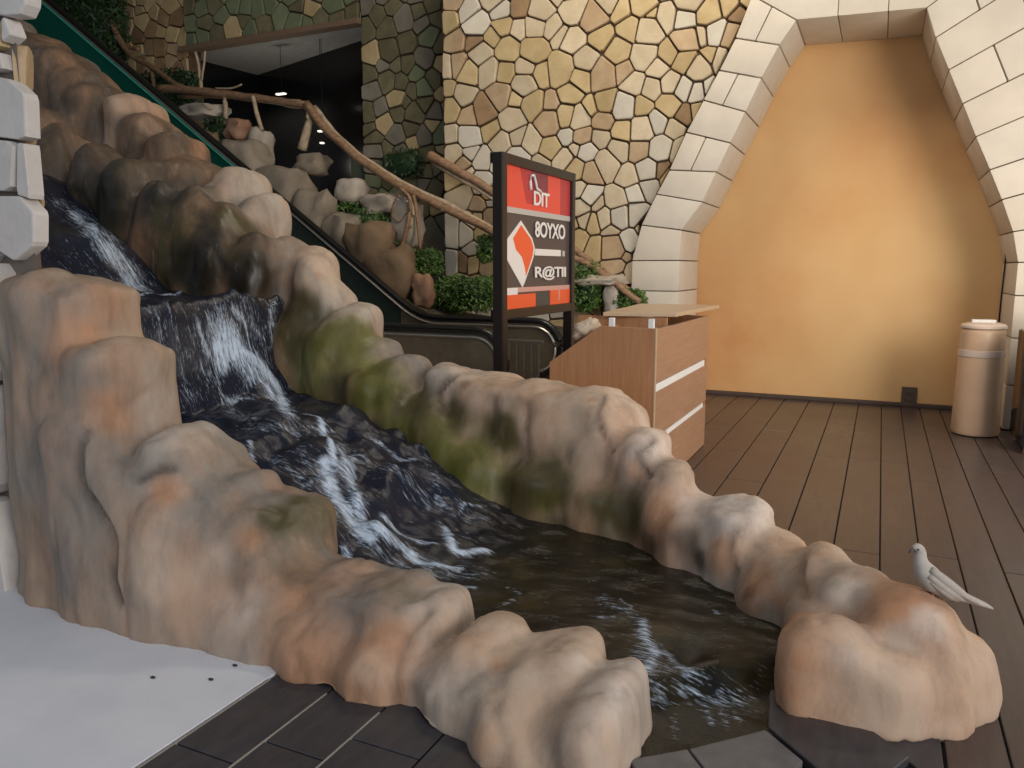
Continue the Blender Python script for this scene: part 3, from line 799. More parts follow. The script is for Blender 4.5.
def up(a, n):
    i = np.minimum(np.arange(GX.shape[0]) / n, a.shape[0] - 1.001); j = np.minimum(np.arange(GX.shape[1]) / n, a.shape[1] - 1.001)
    i0 = i.astype(int); j0 = j.astype(int); fi = (i - i0)[:, None]; fj = (j - j0)[None, :]
    return (a[i0][:, j0] * (1 - fi) * (1 - fj) + a[i0 + 1][:, j0] * fi * (1 - fj) + a[i0][:, j0 + 1] * (1 - fi) * fj + a[i0 + 1][:, j0 + 1] * fi * fj)
R1 = up(R1, 3)
R2 = up(np.array([[nz(Vector((x * 11, y * 19, 4))) for y in ys[::2]] for x in xs[::2]]), 2)
turb = np.clip(slope * 1.6, 0, 1) * .6 + .4
rap = sm(-1.3, -2.2, GX) * (1 - sm(-4.0, -4.3, GX) * .7)
GZ = GZ + R1 * (.010 + .05 * rap) + R2 * (.005 + .02 * rap)
# foam strokes, measured in the photo and laid on the water surface
STK = [([(75, 215), (95, 235), (110, 255), (125, 275), (140, 292)], .06, .9), ([(100, 240), (125, 262), (145, 290)], .05, .8), ([(80, 225), (100, 230), (118, 250)], .05, .6), ([(140, 295), (170, 294), (200, 288), (222, 285)], .013, 1.0),
       ([(150, 262), (165, 275), (178, 288)], .02, .6), ([(198, 325), (205, 345), (210, 358)], .010, 1.0), ([(232, 308), (245, 322), (250, 345)], .010, .8), ([(250, 322), (262, 340)], .012, .6), ([(275, 305), (270, 330), (278, 350)], .012, .7), ([(185, 315), (190, 340), (192, 370)], .02, .35), ([(215, 310), (222, 340)], .02, .35),
       ([(217, 353), (235, 352), (255, 362), (270, 378), (280, 392), (288, 412)], .045, 1.1), ([(235, 360), (262, 385), (275, 398)], .05, .9), ([(218, 355), (217, 380), (222, 396), (245, 402), (270, 405)], .012, .7), ([(280, 395), (292, 415)], .035, 1.0),
       ([(305, 415), (318, 420), (325, 437), (333, 458), (338, 470)], .018, 1.2), ([(325, 465), (330, 485), (345, 510), (358, 530), (368, 542)], .035, 1.2), ([(340, 450), (350, 480), (360, 510), (368, 535)], .030, .9), ([(352, 455), (350, 470)], .03, .7),
       ([(360, 530), (385, 540), (405, 550), (420, 562), (455, 568)], .03, 1.1), ([(385, 520), (400, 530), (420, 540), (437, 544)], .016, 1.0), ([(446, 530), (452, 545), (465, 553), (488, 552)], .022, 1.1), ([(455, 515), (465, 508), (485, 510)], .010, .7), ([(345, 550), (355, 565)], .016, .9),
       ([(250, 445), (252, 462), (260, 478)], .016, .8), ([(300, 448), (310, 465)], .03, .45), ([(295, 475), (312, 490)], .035, .5), ([(380, 440), (400, 455), (425, 462)], .010, .8), ([(310, 425), (335, 432)], .008, .7), ([(425, 450), (430, 470), (440, 500)], .02, .45), ([(410, 490), (425, 500)], .03, .3), ([(355, 432), (380, 440)], .008, .5),
       ([(385, 575), (410, 588), (440, 586), (475, 588)], .010, .9), ([(460, 538), (475, 540)], .01, .7), ([(505, 588), (520, 595), (500, 608)], .010, .5), ([(545, 558), (560, 558)], .010, .4),
       ([(225, 405), (260, 425), (300, 430)], .06, .45), ([(330, 440), (390, 470), (440, 500)], .07, .42), ([(270, 455), (310, 480), (340, 520)], .07, .42), ([(360, 545), (420, 570), (480, 575)], .05, .45), ([(640, 640), (690, 690), (740, 700)], .06, .45), ([(600, 600), (640, 620)], .05, .38), ([(160, 320), (165, 380), (200, 395)], .05, .35), ([(245, 315), (265, 345)], .06, .4), ([(400, 480), (440, 505), (480, 520)], .05, .4), ([(60, 205), (90, 220), (120, 262), (145, 285)], .09, .5),
       ([(642, 622), (645, 640), (655, 655), (640, 675), (635, 665)], .022, .9), ([(655, 650), (670, 658), (680, 668)], .02, .7), ([(640, 650), (650, 680), (660, 700)], .03, .6), ([(675, 668), (690, 672), (710, 678)], .012, .6), ([(620, 602), (632, 610)], .008, .9), ([(600, 618), (615, 618)], .010, .6), ([(665, 668), (700, 680), (730, 705)], .03, .3), ([(705, 705), (712, 725)], .01, .6), ([(718, 703), (728, 730)], .01, .55), ([(732, 706), (740, 725)], .008, .45), ([(675, 705), (675, 735)], .008, .45), ([(712, 610), (720, 615)], .01, .7)]
FO = np.zeros_like(GX)
for pts, w, st in STK:
    w = w * 1.5 if w < .04 else w * 1.15
    P3 = [water_at(*p) for p in pts]
    P3 = catmull([p for p in P3], 6) if len(P3) > 1 else P3
    for a, b in zip(P3, P3[1:]):
        ax, ay = a[0], a[1]; dx, dy = b[0] - ax, b[1] - ay; L2 = dx * dx + dy * dy + 1e-9
        R = w * 2.5 + .02
        i0, i1 = np.searchsorted(xs, [min(ax, b[0]) - R, max(ax, b[0]) + R]); j0, j1 = np.searchsorted(ys, [min(ay, b[1]) - R, max(ay, b[1]) + R])
        if i1 <= i0 or j1 <= j0: continue
        gx, gy = GX[i0:i1, j0:j1], GY[i0:i1, j0:j1]
        t = np.clip(((gx - ax) * dx + (gy - ay) * dy) / L2, 0, 1)
        d = np.hypot(gx - ax - dx * t, gy - ay - dy * t)
        FO[i0:i1, j0:j1] = np.maximum(FO[i0:i1, j0:j1], st * np.exp(-(d / w) ** 2))
FO = np.maximum(FO, np.clip(slope * .5 - .15, 0, .36) * (.7 + R2))
GZ += np.clip(FO - .4, 0, 1) * .012
# where the stream exists
keep = (GY > 2.0) & (GY < 5.2) & ((GY > 2.2) | (GX > -.72))
keep &= ~((GX > -1.9) & (GY > 4.35)) & ~((GX > -.9) & (GY > 3.9)) & ~((GX > -.35) & (GY > 3.3)) & (GX < .0)
tt = (GX + .45) * .66 + (GY - 2.24) * -.75
keep &= ~((tt > .025) & (GX > -1.0))
keep &= ~((GX < -3.0) & (GY < 2.62))
keep &= ~((GX < -1.0) & (GY < 2.28))
kid = -np.ones(GX.shape, int); kid[keep] = np.arange(keep.sum())
q = np.stack([kid[:-1, :-1], kid[1:, :-1], kid[1:, 1:], kid[:-1, 1:]], -1).reshape(-1, 4); q = q[(q >= 0).all(1)]
WV = np.c_[GX[keep], GY[keep], GZ[keep]]
me = bpy.data.meshes.new('stream'); me.from_pydata(WV.tolist(), [], q.tolist())
at = me.attributes.new('foam', 'FLOAT', 'POINT'); at.data.foreach_set('value', FO[keep].astype(np.float32))
# arc length downhill so streaks follow the fall
fl = np.cumsum(np.sqrt(h * h + np.gradient(base_h(xs, np.full_like(xs, 3.6))) ** 2))
uvw = np.repeat(fl[:, None], GX.shape[1], 1)[keep]
fv = np.c_[uvw, GY[keep], np.zeros(keep.sum())]
at = me.attributes.new('flow', 'FLOAT_VECTOR', 'POINT'); at.data.foreach_set('vector', fv.astype(np.float32).ravel())
me.polygons.foreach_set('use_smooth', [True] * len(me.polygons))
FL0 = float(fl[np.searchsorted(xs, -2.1)])
def water_mat():
    s = NT('stream_water')
    f = s.attr('foam'); w = s.attr('flow')
    st = s.noise(16, 5, .65, vec=w.outputs['Vector'], stretch=(.55, 3.2, 1))
    fine = s.noise(55, 4, .6, vec=w.outputs['Vector'], stretch=(.5, 2.4, 1))
    big = s.noise(1.7, 4, .55)
    big2 = s.noise(4.5, 4, .6)
    col = s.ramp(big, [(.35, (.008, .010, .020)), (.52, (.016, .016, .018)), (.70, (.060, .044, .018))])
    col = s.mix(s.ramp(big2, [(.58, 0), (.8, .4)]), col, (.035, .04, .010))
    nn = s.math('SUBTRACT', s.mix(.45, st, fine), .5)
    sx = s.n('ShaderNodeSeparateXYZ'); s.l(w.outputs['Vector'], sx.inputs[0])
    pool = s.ramp(s.math('SUBTRACT', sx.outputs[0], FL0), [(0, 0), (.7, 1)])
    col = s.mix(pool, s.mix(.6, col, (.012, .015, .034)), s.ramp(big2, [(.35, (.006, .006, .005)), (.55, (.017, .014, .007)), (.75, (.050, .036, .014))]))
    foam = s.math('ADD', s.math('MULTIPLY', f.outputs['Fac'], .76), s.math('MULTIPLY', nn, 3.0))
    fm = s.ramp(foam, [(.30, 0), (.55, .35), (.95, 1)])
    s.set(Base_Color=s.mix(fm, col, (.52, .62, .78)), Roughness=s.ramp(fm, [(0, .07), (1, .5)]), IOR=1.33, Specular_IOR_Level=.6)
    b = s.n('ShaderNodeBump'); b.inputs['Strength'].default_value = .35; b.inputs['Distance'].default_value = .02
    s.l(s.mix(.5, st, fine), b.inputs['Height']); s.l(b.outputs[0], s.p.inputs['Normal'])
    return s.m
stream = link('stream', me, water_mat())
tag(stream, 'dark cascading stream with white foam between the two rock banks', 'water', kind='stuff')
# ============================================================ BACKGROUND: dark shop opening, ceiling, left side
M_SOFFIT = plain('grey_soffit', (.42, .40, .37), .8)
M_DARK = plain('dark_glass_front', (.006, .006, .007), .18)
M_BLACK = plain('black_paint', (.010, .009, .009), .45)
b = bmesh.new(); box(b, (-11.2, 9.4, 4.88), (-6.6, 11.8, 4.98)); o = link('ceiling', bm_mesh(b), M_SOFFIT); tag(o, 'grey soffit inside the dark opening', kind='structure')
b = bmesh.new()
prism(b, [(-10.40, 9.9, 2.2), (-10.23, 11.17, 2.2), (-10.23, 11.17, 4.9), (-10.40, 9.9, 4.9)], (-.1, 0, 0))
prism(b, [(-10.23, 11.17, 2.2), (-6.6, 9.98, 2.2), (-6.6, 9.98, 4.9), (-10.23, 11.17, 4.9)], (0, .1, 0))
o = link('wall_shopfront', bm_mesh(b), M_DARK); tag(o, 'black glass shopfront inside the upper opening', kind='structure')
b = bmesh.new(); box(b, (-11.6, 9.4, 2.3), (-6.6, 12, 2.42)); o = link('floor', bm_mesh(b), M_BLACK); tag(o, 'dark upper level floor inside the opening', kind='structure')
b = bmesh.new(); box(b, (-10.1, 9.32, 4.82), (-6.72, 9.5, 4.9), .01); o = link('trim_lintel', bm_mesh(b), plain('lintel_edge', (.20, .13, .08), .7)); tag(o, 'thin brown edge under the green-lit stone band', kind='structure')
b = bmesh.new(); box(b, (-6.98, 9.42, 2.2), (-6.70, 9.7, 3.1)); o = link('trim_jamb', bm_mesh(b), plain('grey_green_jamb', (.07, .085, .06), .7)); tag(o, 'grey green jamb at the right side of the opening', kind='structure')
# small ceiling lamps reflected in the shop
M_LAMP = bpy.data.materials.new('lamp_glow'); M_LAMP.use_nodes = True
p = M_LAMP.node_tree.nodes['Principled BSDF']; p.inputs['Emission Color'].default_value = (1, .9, .75, 1); p.inputs['Emission Strength'].default_value = 1.0
for k, (px, py, lb) in enumerate([(281, 94, 'small lit strip lamp highest in the dark shopfront'), (323, 131, 'small lit strip lamp near the right of the dark shopfront'), (322, 143, 'tiny round spot lamp below the right strip lamp')]):
    P = U(px, py, Y=9.85); b = bmesh.new()
    w = .085 if k < 2 else .025
    box(b, (P[0] - w, P[1] - .03, P[2] - .012), (P[0] + w, P[1] + .03, P[2] + .012), .006)
    o = empty('strip_lamp', (0, 0, 0)); o.location = P; tag(o, lb, 'lamp')
    me = bm_mesh(b); me.transform(Matrix.Translation(-V(P))); link('lamp_glass', me, M_LAMP, o)
    b = bmesh.new(); box(b, (-.003, .02, 0), (.003, .026, 4.88 - P[2])); link('stem', bm_mesh(b), M_BLACK, o)
# ceiling over the hall and side wall up-left keep that corner in shade
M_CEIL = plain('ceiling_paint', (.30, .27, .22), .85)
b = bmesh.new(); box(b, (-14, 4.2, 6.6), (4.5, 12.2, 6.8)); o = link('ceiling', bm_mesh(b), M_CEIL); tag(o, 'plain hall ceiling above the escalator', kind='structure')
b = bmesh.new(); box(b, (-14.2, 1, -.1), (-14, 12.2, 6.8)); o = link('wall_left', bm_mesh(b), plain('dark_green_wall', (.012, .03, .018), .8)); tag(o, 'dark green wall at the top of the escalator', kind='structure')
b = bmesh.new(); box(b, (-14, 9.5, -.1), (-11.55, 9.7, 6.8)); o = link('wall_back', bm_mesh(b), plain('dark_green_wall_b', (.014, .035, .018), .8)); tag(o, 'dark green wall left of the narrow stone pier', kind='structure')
b = bmesh.new(); box(b, (-9.2, 9.6, -.1), (-4.9, 9.75, 2.4)); o = link('wall_back', bm_mesh(b), M_MORTAR); tag(o, 'hidden lower wall behind the planter', kind='structure')
b = bmesh.new(); box(b, (-4.98, 8.62, 0), (-4.80, 9.6, 5.2)); o = link('wall_return', bm_mesh(b), M_MORTAR); tag(o, 'return edge where the sunlit wall meets the shaded wall', kind='structure')
b = bmesh.new(); box(b, (-12, 8.6, 4.9), (-1, 9.6, 6.6), 0)
bpy.data.meshes.remove(bm_mesh(b))
# wall above arch and to its right
b = bmesh.new(); prism(b, [(-2.6, 8.66, 4.35), (3.2, 8.66, 4.35), (3.2, 8.66, 6.6), (-2.6, 8.66, 6.6)], (0, .8, 0)); o = link('wall_over_arch', bm_mesh(b), M_MORTAR); tag(o, 'wall above the arch', kind='structure')
b = bmesh.new(); prism(b, [(1.70, 8.6, 0), (4.5, 8.6, 0), (4.5, 8.6, 4.7), (.84, 8.6, 4.7), (.84, 8.6, 4.27), (1.70, 8.6, 1.95)], (0, .3, 0)); o = link('wall_right', bm_mesh(b), M_MORTAR); tag(o, 'rubble stone wall right of the arch', kind='structure')
rnd = random.Random(4)
pts = []
for _ in range(4000):
    q = (rnd.uniform(.9, 3.6), rnd.uniform(.1, 4.6))
    if all((q[0] - r[0]) ** 2 + (q[1] - r[1]) ** 2 > .07 for r in pts): pts.append(q)
for s_, poly in zip(pts, voronoi(pts, .85, 0, 3.8, 4.7)):
    sl = (.80 - 1.75) / (4.27 - 1.95)
    if s_[1] > 1.95: poly = clip(poly, -1, sl, -(1.75 - sl * 1.95) - .0)
    else: poly = clip(poly, -1, 0, -1.72)
    poly = inset(poly, .008) if len(poly) > 2 else []
    if len(poly) > 2:
        poly = rounded(poly, .1)
        if len(poly) > 2: link('stone', stone_mesh(poly, 8.6, .04, rnd), ST[rnd.choice(['tan', 'cream', 'ochre', 'white'])], o)

# ---- left foreground pillar of big pale stones
b = bmesh.new(); prism(b, [(-5.2, 2.24, 0), (-3.36, 2.24, 0), (-3.50, 2.36, 0), (-3.80, 2.56, 0), (-5.2, 2.56, 0)], (0, 0, 3.4))
pil = link('stone_pillar', bm_mesh(b), plain('pillar_mortar', (.16, .13, .11), .9)); tag(pil, 'pale dressed stone pillar at the left edge, rising beside the rock bank', 'pillar')
PILS = [([(-60, -30), (32, -30), (32, 5), (24, 22), (8, 18), (-60, 22)], 'pillar'), ([(-60, 24), (5, 20), (6, 50), (-60, 56)], 'ochre'), ([(8, 18), (16, 20), (25, 30), (18, 36), (28, 62), (26, 74), (14, 76), (8, 52)], 'pillar'),
        ([(-60, 58), (6, 52), (11, 72), (-60, 74)], 'pillar'), ([(-60, 76), (12, 78), (30, 95), (32, 142), (-60, 130)], 'pillar'), ([(-60, 134), (22, 142), (20, 192), (-60, 190)], 'pillar'), ([(24, 143), (31, 144), (36, 200), (23, 196)], 'pillar'),
        ([(2, 196), (26, 196), (40, 212), (40, 245), (20, 262), (2, 250)], 'pillar'), ([(-60, 194), (1, 196), (1, 262), (-60, 270)], 'pillar'), ([(-60, 272), (12, 262), (10, 380), (-60, 385)], 'pillar'), ([(-60, 388), (9, 384), (10, 492), (-60, 494)], 'pillar'),
        ([(-60, 497), (12, 496), (18, 540), (30, 590), (2, 600), (-60, 606)], 'pillar')]
rnd = random.Random(12)
for pts, mk in PILS:
    P = []
    for x, y in pts:
        q = U(x, y, Y=2.22); P.append((q[0], q[2]))
    P = inset(P, .002)
    if len(P) > 2:
        P = rounded(P, .09)
        link('stone', stone_mesh(P, 2.24, .05 if pts[0][1] < 260 else .11, rnd, tilt=.03, bv=.006), ST[mk], pil)
# stones of the right return face, brown, turned towards the stream
for k, (z0, z1) in enumerate([(1.60, 1.74), (1.76, 2.0), (2.02, 2.2), (2.22, 2.45)]):
    rr = random.Random(k + 3)
    P = rounded([(.0, z0), (.15, z0 + .02), (.17, z1 - .03), (.09, z1), (.01, z1 - .02)], .25)
    link('stone', stone_mesh(P, 0, .035, rr, to3=lambda a, z, d: (-3.36 - a * .76 + d * .65, 2.24 + a * .65 + d * .76, z)), ST['tan'], pil)

# ============================================================ ESCALATOR
M_RUB = plain('black_handrail', (.012, .011, .011), .28, var=.1)
M_STEEL = plain('brushed_steel', (.50, .47, .43), .32, metal=.85, var=.1, scale=30)
M_BRONZE = plain('bronze_panel', (.20, .13, .085), .35, metal=.5, var=.15)
M_GLASS = NT('green_lit_glass'); M_GLASS.set(Base_Color=(.012, .15, .105), Roughness=.08, Transmission_Weight=.35, IOR=1.45); M_GLASS = M_GLASS.m  # upper bays: green light on the glass is put into its colour
M_PANEL = plain('bronze_glass', (.16, .13, .09), .25)
M_PANEL2 = plain('smoked_glass', (.035, .050, .045), .2)
M_TEAL = plain('teal_glass_edge', (.06, .50, .40), .2)
M_TREAD = plain('step_metal', (.10, .095, .09), .45, metal=.6)
esc = empty('escalator', (-6, 6.85, 0)); tag(esc, 'escalator with black handrails and green-lit glass sides climbing to the upper left', 'escalator')
def at_esc(bm, sm_=True):
    me = bm_mesh(bm, smooth=False); me.transform(Matrix.Translation((6, -6.85, 0))); return me
def rail_path(off=0.0, top=.95, x_end=-3.28):
    r = .30 - off; cz = top - .30
    P = []
    for k in range(0, 13):       # from under the newel round to the top
        a = -math.pi * .42 + (math.pi / 2 + math.pi * .42) * k / 12
        P.append((x_end + math.cos(a) * r, cz + math.sin(a) * r))
    for x in np.linspace(x_end - .1, -4.42, 6): P.append((x, cz + r))
    for t in np.linspace(.08, .5, 6): P.append((-4.45 - t, cz + r + .712 * t * t))
    x0, z0 = P[-1]
    for x in np.linspace(-5.1, -12.8, 12): P.append((x, z0 + .712 * (x0 - x)))
    return P
for yb, nm in ((6.2, 'near'), (7.55, 'far')):
    b = bmesh.new(); tube(b, [(x, yb, z) for x, z in rail_path()], .04, seg=12, flat=(.035, .045)); me = at_esc(b); autosmooth(me, 50)
    link('handrail', me, M_RUB, esc)
    b = bmesh.new(); tube(b, [(x, yb, z) for x, z in rail_path(.062)], .02, seg=8, flat=(.024, .042)); me = at_esc(b); autosmooth(me, 50)
    link('handrail_frame', me, M_STEEL, esc)
    b = bmesh.new(); tube(b, [(x, yb - .025, z - .0) for x, z in rail_path(.095) if x < -6.2], .012, seg=6); link('glass_edge', at_esc(b), M_TEAL, esc)
    # glass panels between deck and rail, one per bay
    P = rail_path(.06)
    top = [p for p in P if p[1] > .64]
    def deck(x): return .28 + max(0, (-4.65 - x)) * .712
    nx_ = len(top); cuts = [0, 8, 13] + list(range(18, nx_ - 1, 3)) + [nx_ - 1]
    for a, c in zip(cuts, cuts[1:]):
        c = min(c, len(top) - 1)
        if c <= a: continue
        seg = top[a:c + 1]
        poly = [(x, yb - .006, z) for x, z in seg] + [(x, yb - .006, deck(x)) for x, z in reversed(seg)]
        b = bmesh.new()
        for k in range(len(seg) - 1):
            prism(b, [(seg[k][0], yb - .006, seg[k][1]), (seg[k + 1][0], yb - .006, seg[k + 1][1]), (seg[k + 1][0], yb - .006, deck(seg[k + 1][0])), (seg[k][0], yb - .006, deck(seg[k][0]))], (0, .012, 0)) if seg[k][0] - seg[k + 1][0] > .003 else None
        link('glass_panel', at_esc(b), M_GLASS if top[a][0] < -6.3 else (M_PANEL2 if top[a][0] < -4.6 else M_PANEL), esc)
    b = bmesh.new()
    prism(b, [(-3.05, yb - .09, -.01), (-3.05, yb - .09, .24), (-3.2, yb - .09, .29), (-4.65, yb - .09, .29), (-13, yb - .09, .29 + 8.35 * .712), (-13, yb - .09, 8.35 * .712 - .3), (-4.6, yb - .09, -.01)], (0, .18, 0), .01)
    link('skirt', at_esc(b), M_BRONZE, esc)
# comb plate and steps
b = bmesh.new(); box(b, (-3.9, 6.3, 0), (-2.9, 7.45, .02), .004); link('comb_plate', at_esc(b), M_STEEL, esc)
for k in range(18):
    x = -3.9 - k * .32; z = 0.0 if k < 2 else (k - 2) * .228 + .06
    b = bmesh.new(); box(b, (x - .38, 6.3, z - .2), (x, 7.45, z + .0)); 
    for j in range(16): box(b, (x - .36, 6.34 + j * .068, z - .2), (x + .012, 6.37 + j * .068, z + .012))
    link('escalator_step', at_esc(b), M_TREAD, esc)['kind'] = 'stuff'
for k in range(5):
    x = -3.52 + k * .085; b = bmesh.new(); box(b, (x - .014, 7.38, .02), (x + .014, 7.40, .74), .004); link('gate_bar', at_esc(b), M_STEEL, esc)
b = bmesh.new(); box(b, (-3.6, 7.37, .73), (-3.12, 7.41, .76), .005); link('gate_rail', at_esc(b), M_STEEL, esc)

# ============================================================ PLANTER WITH BOULDERS, HEDGES, BRANCH RAILS
M_SOIL = plain('planter_soil', (.07, .05, .03), .95, var=.4, bump=.4)
b = bmesh.new(); prism(b, [(-2.4, 7.72, -.01), (-2.4, 7.72, .72), (-4.6, 7.72, .95), (-7.0, 7.72, 2.0), (-11.0, 7.72, 4.0), (-11, 7.72, 0)], (0, .80, 0))
o = link('planter', bm_mesh(b), M_SOIL); tag(o, 'sloping planter bed behind the escalator under the stone wall', 'planter')
def rock_part_mat(name, c, c2): return stone_mat(name, c, c2)
M_GB = {'g': rock_part_mat('garden_rock_grey', (.24, .20, .155), (.36, .30, .24)), 'r': rock_part_mat('garden_rock_red', (.30, .16, .10), (.40, .24, .16)), 'w': rock_part_mat('garden_rock_pale', (.40, .35, .29), (.52, .46, .40)), 'b': rock_part_mat('garden_rock_brown', (.18, .12, .07), (.28, .19, .12))}
GB = [(285, 200, 58, 66, 8.0, 'g', 'largest grey boulder behind the escalator, below the branch rail post'), (248, 165, 46, 46, 8.0, 'g', 'grey boulder at the left of the planter beside the rock crest'), (239, 130, 24, 22, 8.2, 'r', 'reddish square block behind the rock crest'),
      (262, 146, 20, 34, 8.25, 'w', 'pointed pale stone left of the largest planter boulder'), (318, 215, 40, 50, 7.95, 'g', 'cracked grey boulder right of the largest one'), (345, 235, 34, 44, 7.9, 'g', 'grey boulder under the upper hedge end'),
      (372, 250, 44, 56, 7.9, 'b', 'brown boulder with pale top right of the upper hedge'), (395, 275, 46, 60, 7.9, 'b', 'low dark brown boulder touching the handrail'), (352, 192, 30, 26, 8.2, 'w', 'pointed pale boulder at the foot of the dark opening'), (385, 205, 40, 22, 8.3, 'w', 'flat pale slab stone above the upper hedge'),
      (407, 222, 30, 50, 8.3, 'w', 'pale stone behind the forked branch post'), (424, 290, 20, 34, 7.85, 'r', 'upright orange brown stone right of the low dark boulder'), (313, 165, 30, 22, 8.3, 'g', 'small greenish grey stone under the rail post'), (205, 112, 40, 14, 8.3, 'w', 'weathered pale block far up beside the green-lit glass'), (215, 145, 22, 30, 8.2, 'b', 'shaded brown stone left of the reddish block'),
      (612, 300, 16, 34, 8.25, 'w', 'pale upright stone behind the counter'), (600, 280, 50, 12, 8.35, 'w', 'flat pale stone left of the arch foot')]
for k, (px, py, w, h_, y, mk, lb) in enumerate(GB):
    P = U(px, py, Y=y); d = np.dot(P - EYE, FW); sx, sz = w / 2 / FPX * d * 1.1, h_ / 2 / FPX * d * 1.05
    b = bmesh.new(); bmesh.ops.create_icosphere(b, subdivisions=3, radius=1)
    for v in b.verts:
        q = v.co.copy(); m = max(abs(q.x), abs(q.y), abs(q.z)); q = q.lerp(q / m * .86, .62)
        q *= 1 + .34 * noise.noise(q * 1.3 + Vector((k * 7, 0, 0))) + .10 * noise.noise(q * 3.4 + Vector((k, 0, 0)))
        v.co = Vector((q.x * sx + P[0], q.y * min(.3, sx) + P[1], q.z * sz + P[2]))
    o = link('boulder', autosmooth(bm_mesh(b), 60), M_GB[mk]); tag(o, lb, 'boulder')

def leaf_mat(name, a, c):
    s = NT(name); f = s.noise(5, 3); s.set(Base_Color=s.ramp(f, [(.3, a), (.7, c)]), Roughness=.55); return s.m
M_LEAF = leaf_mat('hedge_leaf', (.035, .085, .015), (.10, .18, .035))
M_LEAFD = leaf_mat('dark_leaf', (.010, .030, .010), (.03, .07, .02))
def hedge(px0, py0, px1, py1, y, thick, label, mat=M_LEAF, n=2600, leaf=.028, prof=None):
    a, c = U(px0, py0, Y=y), U(px1, py1, Y=y)
    rr = random.Random(int(px0 + py0)); cx, cz = (a[0] + c[0]) / 2, (a[2] + c[2]) / 2; rx, rz = abs(c[0] - a[0]) / 2, abs(a[2] - c[2]) / 2
    root = empty('shrub', (cx, y, cz - rz)); tag(root, label, 'shrub')
    slope = prof or 0.0
    V_, F_ = [], []
    for i in range(n):
        u, v, w = rr.uniform(-1, 1), rr.uniform(-1, 1), rr.uniform(-1, 1)
        e = (abs(u) ** 3 + abs(v) ** 3 + abs(w) ** 3) ** (1 / 3)
        if e > 1: continue
        e = max(e, .01); s_ = 1 / e * rr.uniform(.75, 1.05); u, v, w = u * s_, v * s_, w * s_
        p = Vector((u * rx, v * thick, rz + w * rz * .95 + slope * u * rx))
        p += Vector((0, 0, 1)) * noise.noise(p * 5) * .05
        d1 = Vector((rr.uniform(-1, 1), rr.uniform(-1, 1), rr.uniform(-.4, 1))).normalized(); d2 = d1.orthogonal().normalized()
        L, W = leaf * rr.uniform(.7, 1.4), leaf * .4; k = len(V_)
        V_ += [p - d1 * L, p + d2 * W, p + d1 * L, p - d2 * W]; F_.append((k, k + 1, k + 2, k + 3))
    me = bpy.data.meshes.new('foliage'); me.from_pydata([tuple(q) for q in V_], [], F_); o = link('foliage', me, mat, root); o['kind'] = 'stuff'
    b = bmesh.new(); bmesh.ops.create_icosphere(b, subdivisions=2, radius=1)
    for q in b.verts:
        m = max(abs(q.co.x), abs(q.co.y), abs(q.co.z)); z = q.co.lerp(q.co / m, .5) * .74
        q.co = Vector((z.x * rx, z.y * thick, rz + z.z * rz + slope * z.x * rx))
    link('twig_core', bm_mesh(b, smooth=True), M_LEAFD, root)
    return root
hedge(342, 205, 398, 250, 8.15, .2, 'clipped green hedge highest in the planter, above the brown boulder', prof=-.45)
hedge(398, 250, 442, 276, 8.2, .16, 'small green hedge between the two larger hedges')
hedge(432, 276, 500, 312, 8.1, .22, 'large green hedge low in the planter left of the sign', n=3600)
hedge(478, 235, 500, 262, 8.3, .12, 'small green tuft on the wall left of the sign post', n=900)
hedge(574, 262, 603, 312, 8.25, .18, 'green shrub right of the sign', n=1800)
hedge(612, 288, 645, 314, 8.3, .14, 'green shrub at the foot of the arch behind the counter', n=1400)
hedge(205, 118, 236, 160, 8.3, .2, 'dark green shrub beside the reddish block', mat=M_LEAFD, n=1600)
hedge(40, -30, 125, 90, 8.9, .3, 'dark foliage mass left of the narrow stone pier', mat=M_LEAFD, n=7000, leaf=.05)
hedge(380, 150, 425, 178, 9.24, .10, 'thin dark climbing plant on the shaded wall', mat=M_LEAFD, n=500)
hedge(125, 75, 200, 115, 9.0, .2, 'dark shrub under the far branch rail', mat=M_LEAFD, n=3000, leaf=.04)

M_WOOD = NT('branch_wood')
f = M_WOOD.noise(14, 5, .6, stretch=(1, 1, 3)); M_WOOD.set(Base_Color=M_WOOD.ramp(f, [(.3, (.16, .085, .045)), (.7, (.36, .22, .13))]), Roughness=.7); M_WOOD.bump(f, .3); M_WOOD = M_WOOD.m
M_WOODP = plain('pale_branch', (.42, .32, .22), .75, var=.3)
def branch(root, name, pix, y, r, mat=None, wob=.25, n=6):
    P = catmull([U(a[0], a[1], Y=(a[2] if len(a) > 2 else y)) for a in pix], n)
    P = [p + np.array([0, noise.noise(Vector(p) * 3) * .03, noise.noise(Vector(p) * 3 + Vector((9, 0, 0))) * .02]) for p in P]
    rr = r if hasattr(r, '__len__') else (r, r)
    rad = [rr[0] + (rr[1] - rr[0]) * i / (len(P) - 1) for i in range(len(P))]
    b = bmesh.new(); tube(b, P, rad, seg=8, wob=wob, seed=len(name)); me = bm_mesh(b, smooth=True)
    me.transform(Matrix.Translation(-Vector(root.location))); return link(name, me, mat or M_WOOD, root)
rl = empty('branch_railing', (-6.7, 8.2, 2.9)); tag(rl, 'rustic railing of bare branches from the upper left down to the arch foot', 'railing')
branch(rl, 'rail', [(158, 88), (200, 91), (255, 98), (308, 106)], 8.3, (.055, .05))
branch(rl, 'rail', [(180, 96), (240, 97), (300, 102)], 8.36, .03)
branch(rl, 'rail', [(306, 105), (330, 133), (372, 168), (410, 190), (445, 210)], 8.2, (.055, .045))
branch(rl, 'rail', [(314, 108), (345, 143), (385, 172), (430, 196), (470, 216), (500, 234)], 8.28, (.035, .03), M_WOODP)
branch(rl, 'rail', [(430, 203), (470, 220), (520, 246), (580, 260), (610, 280), (640, 302)], 8.2, (.045, .035))
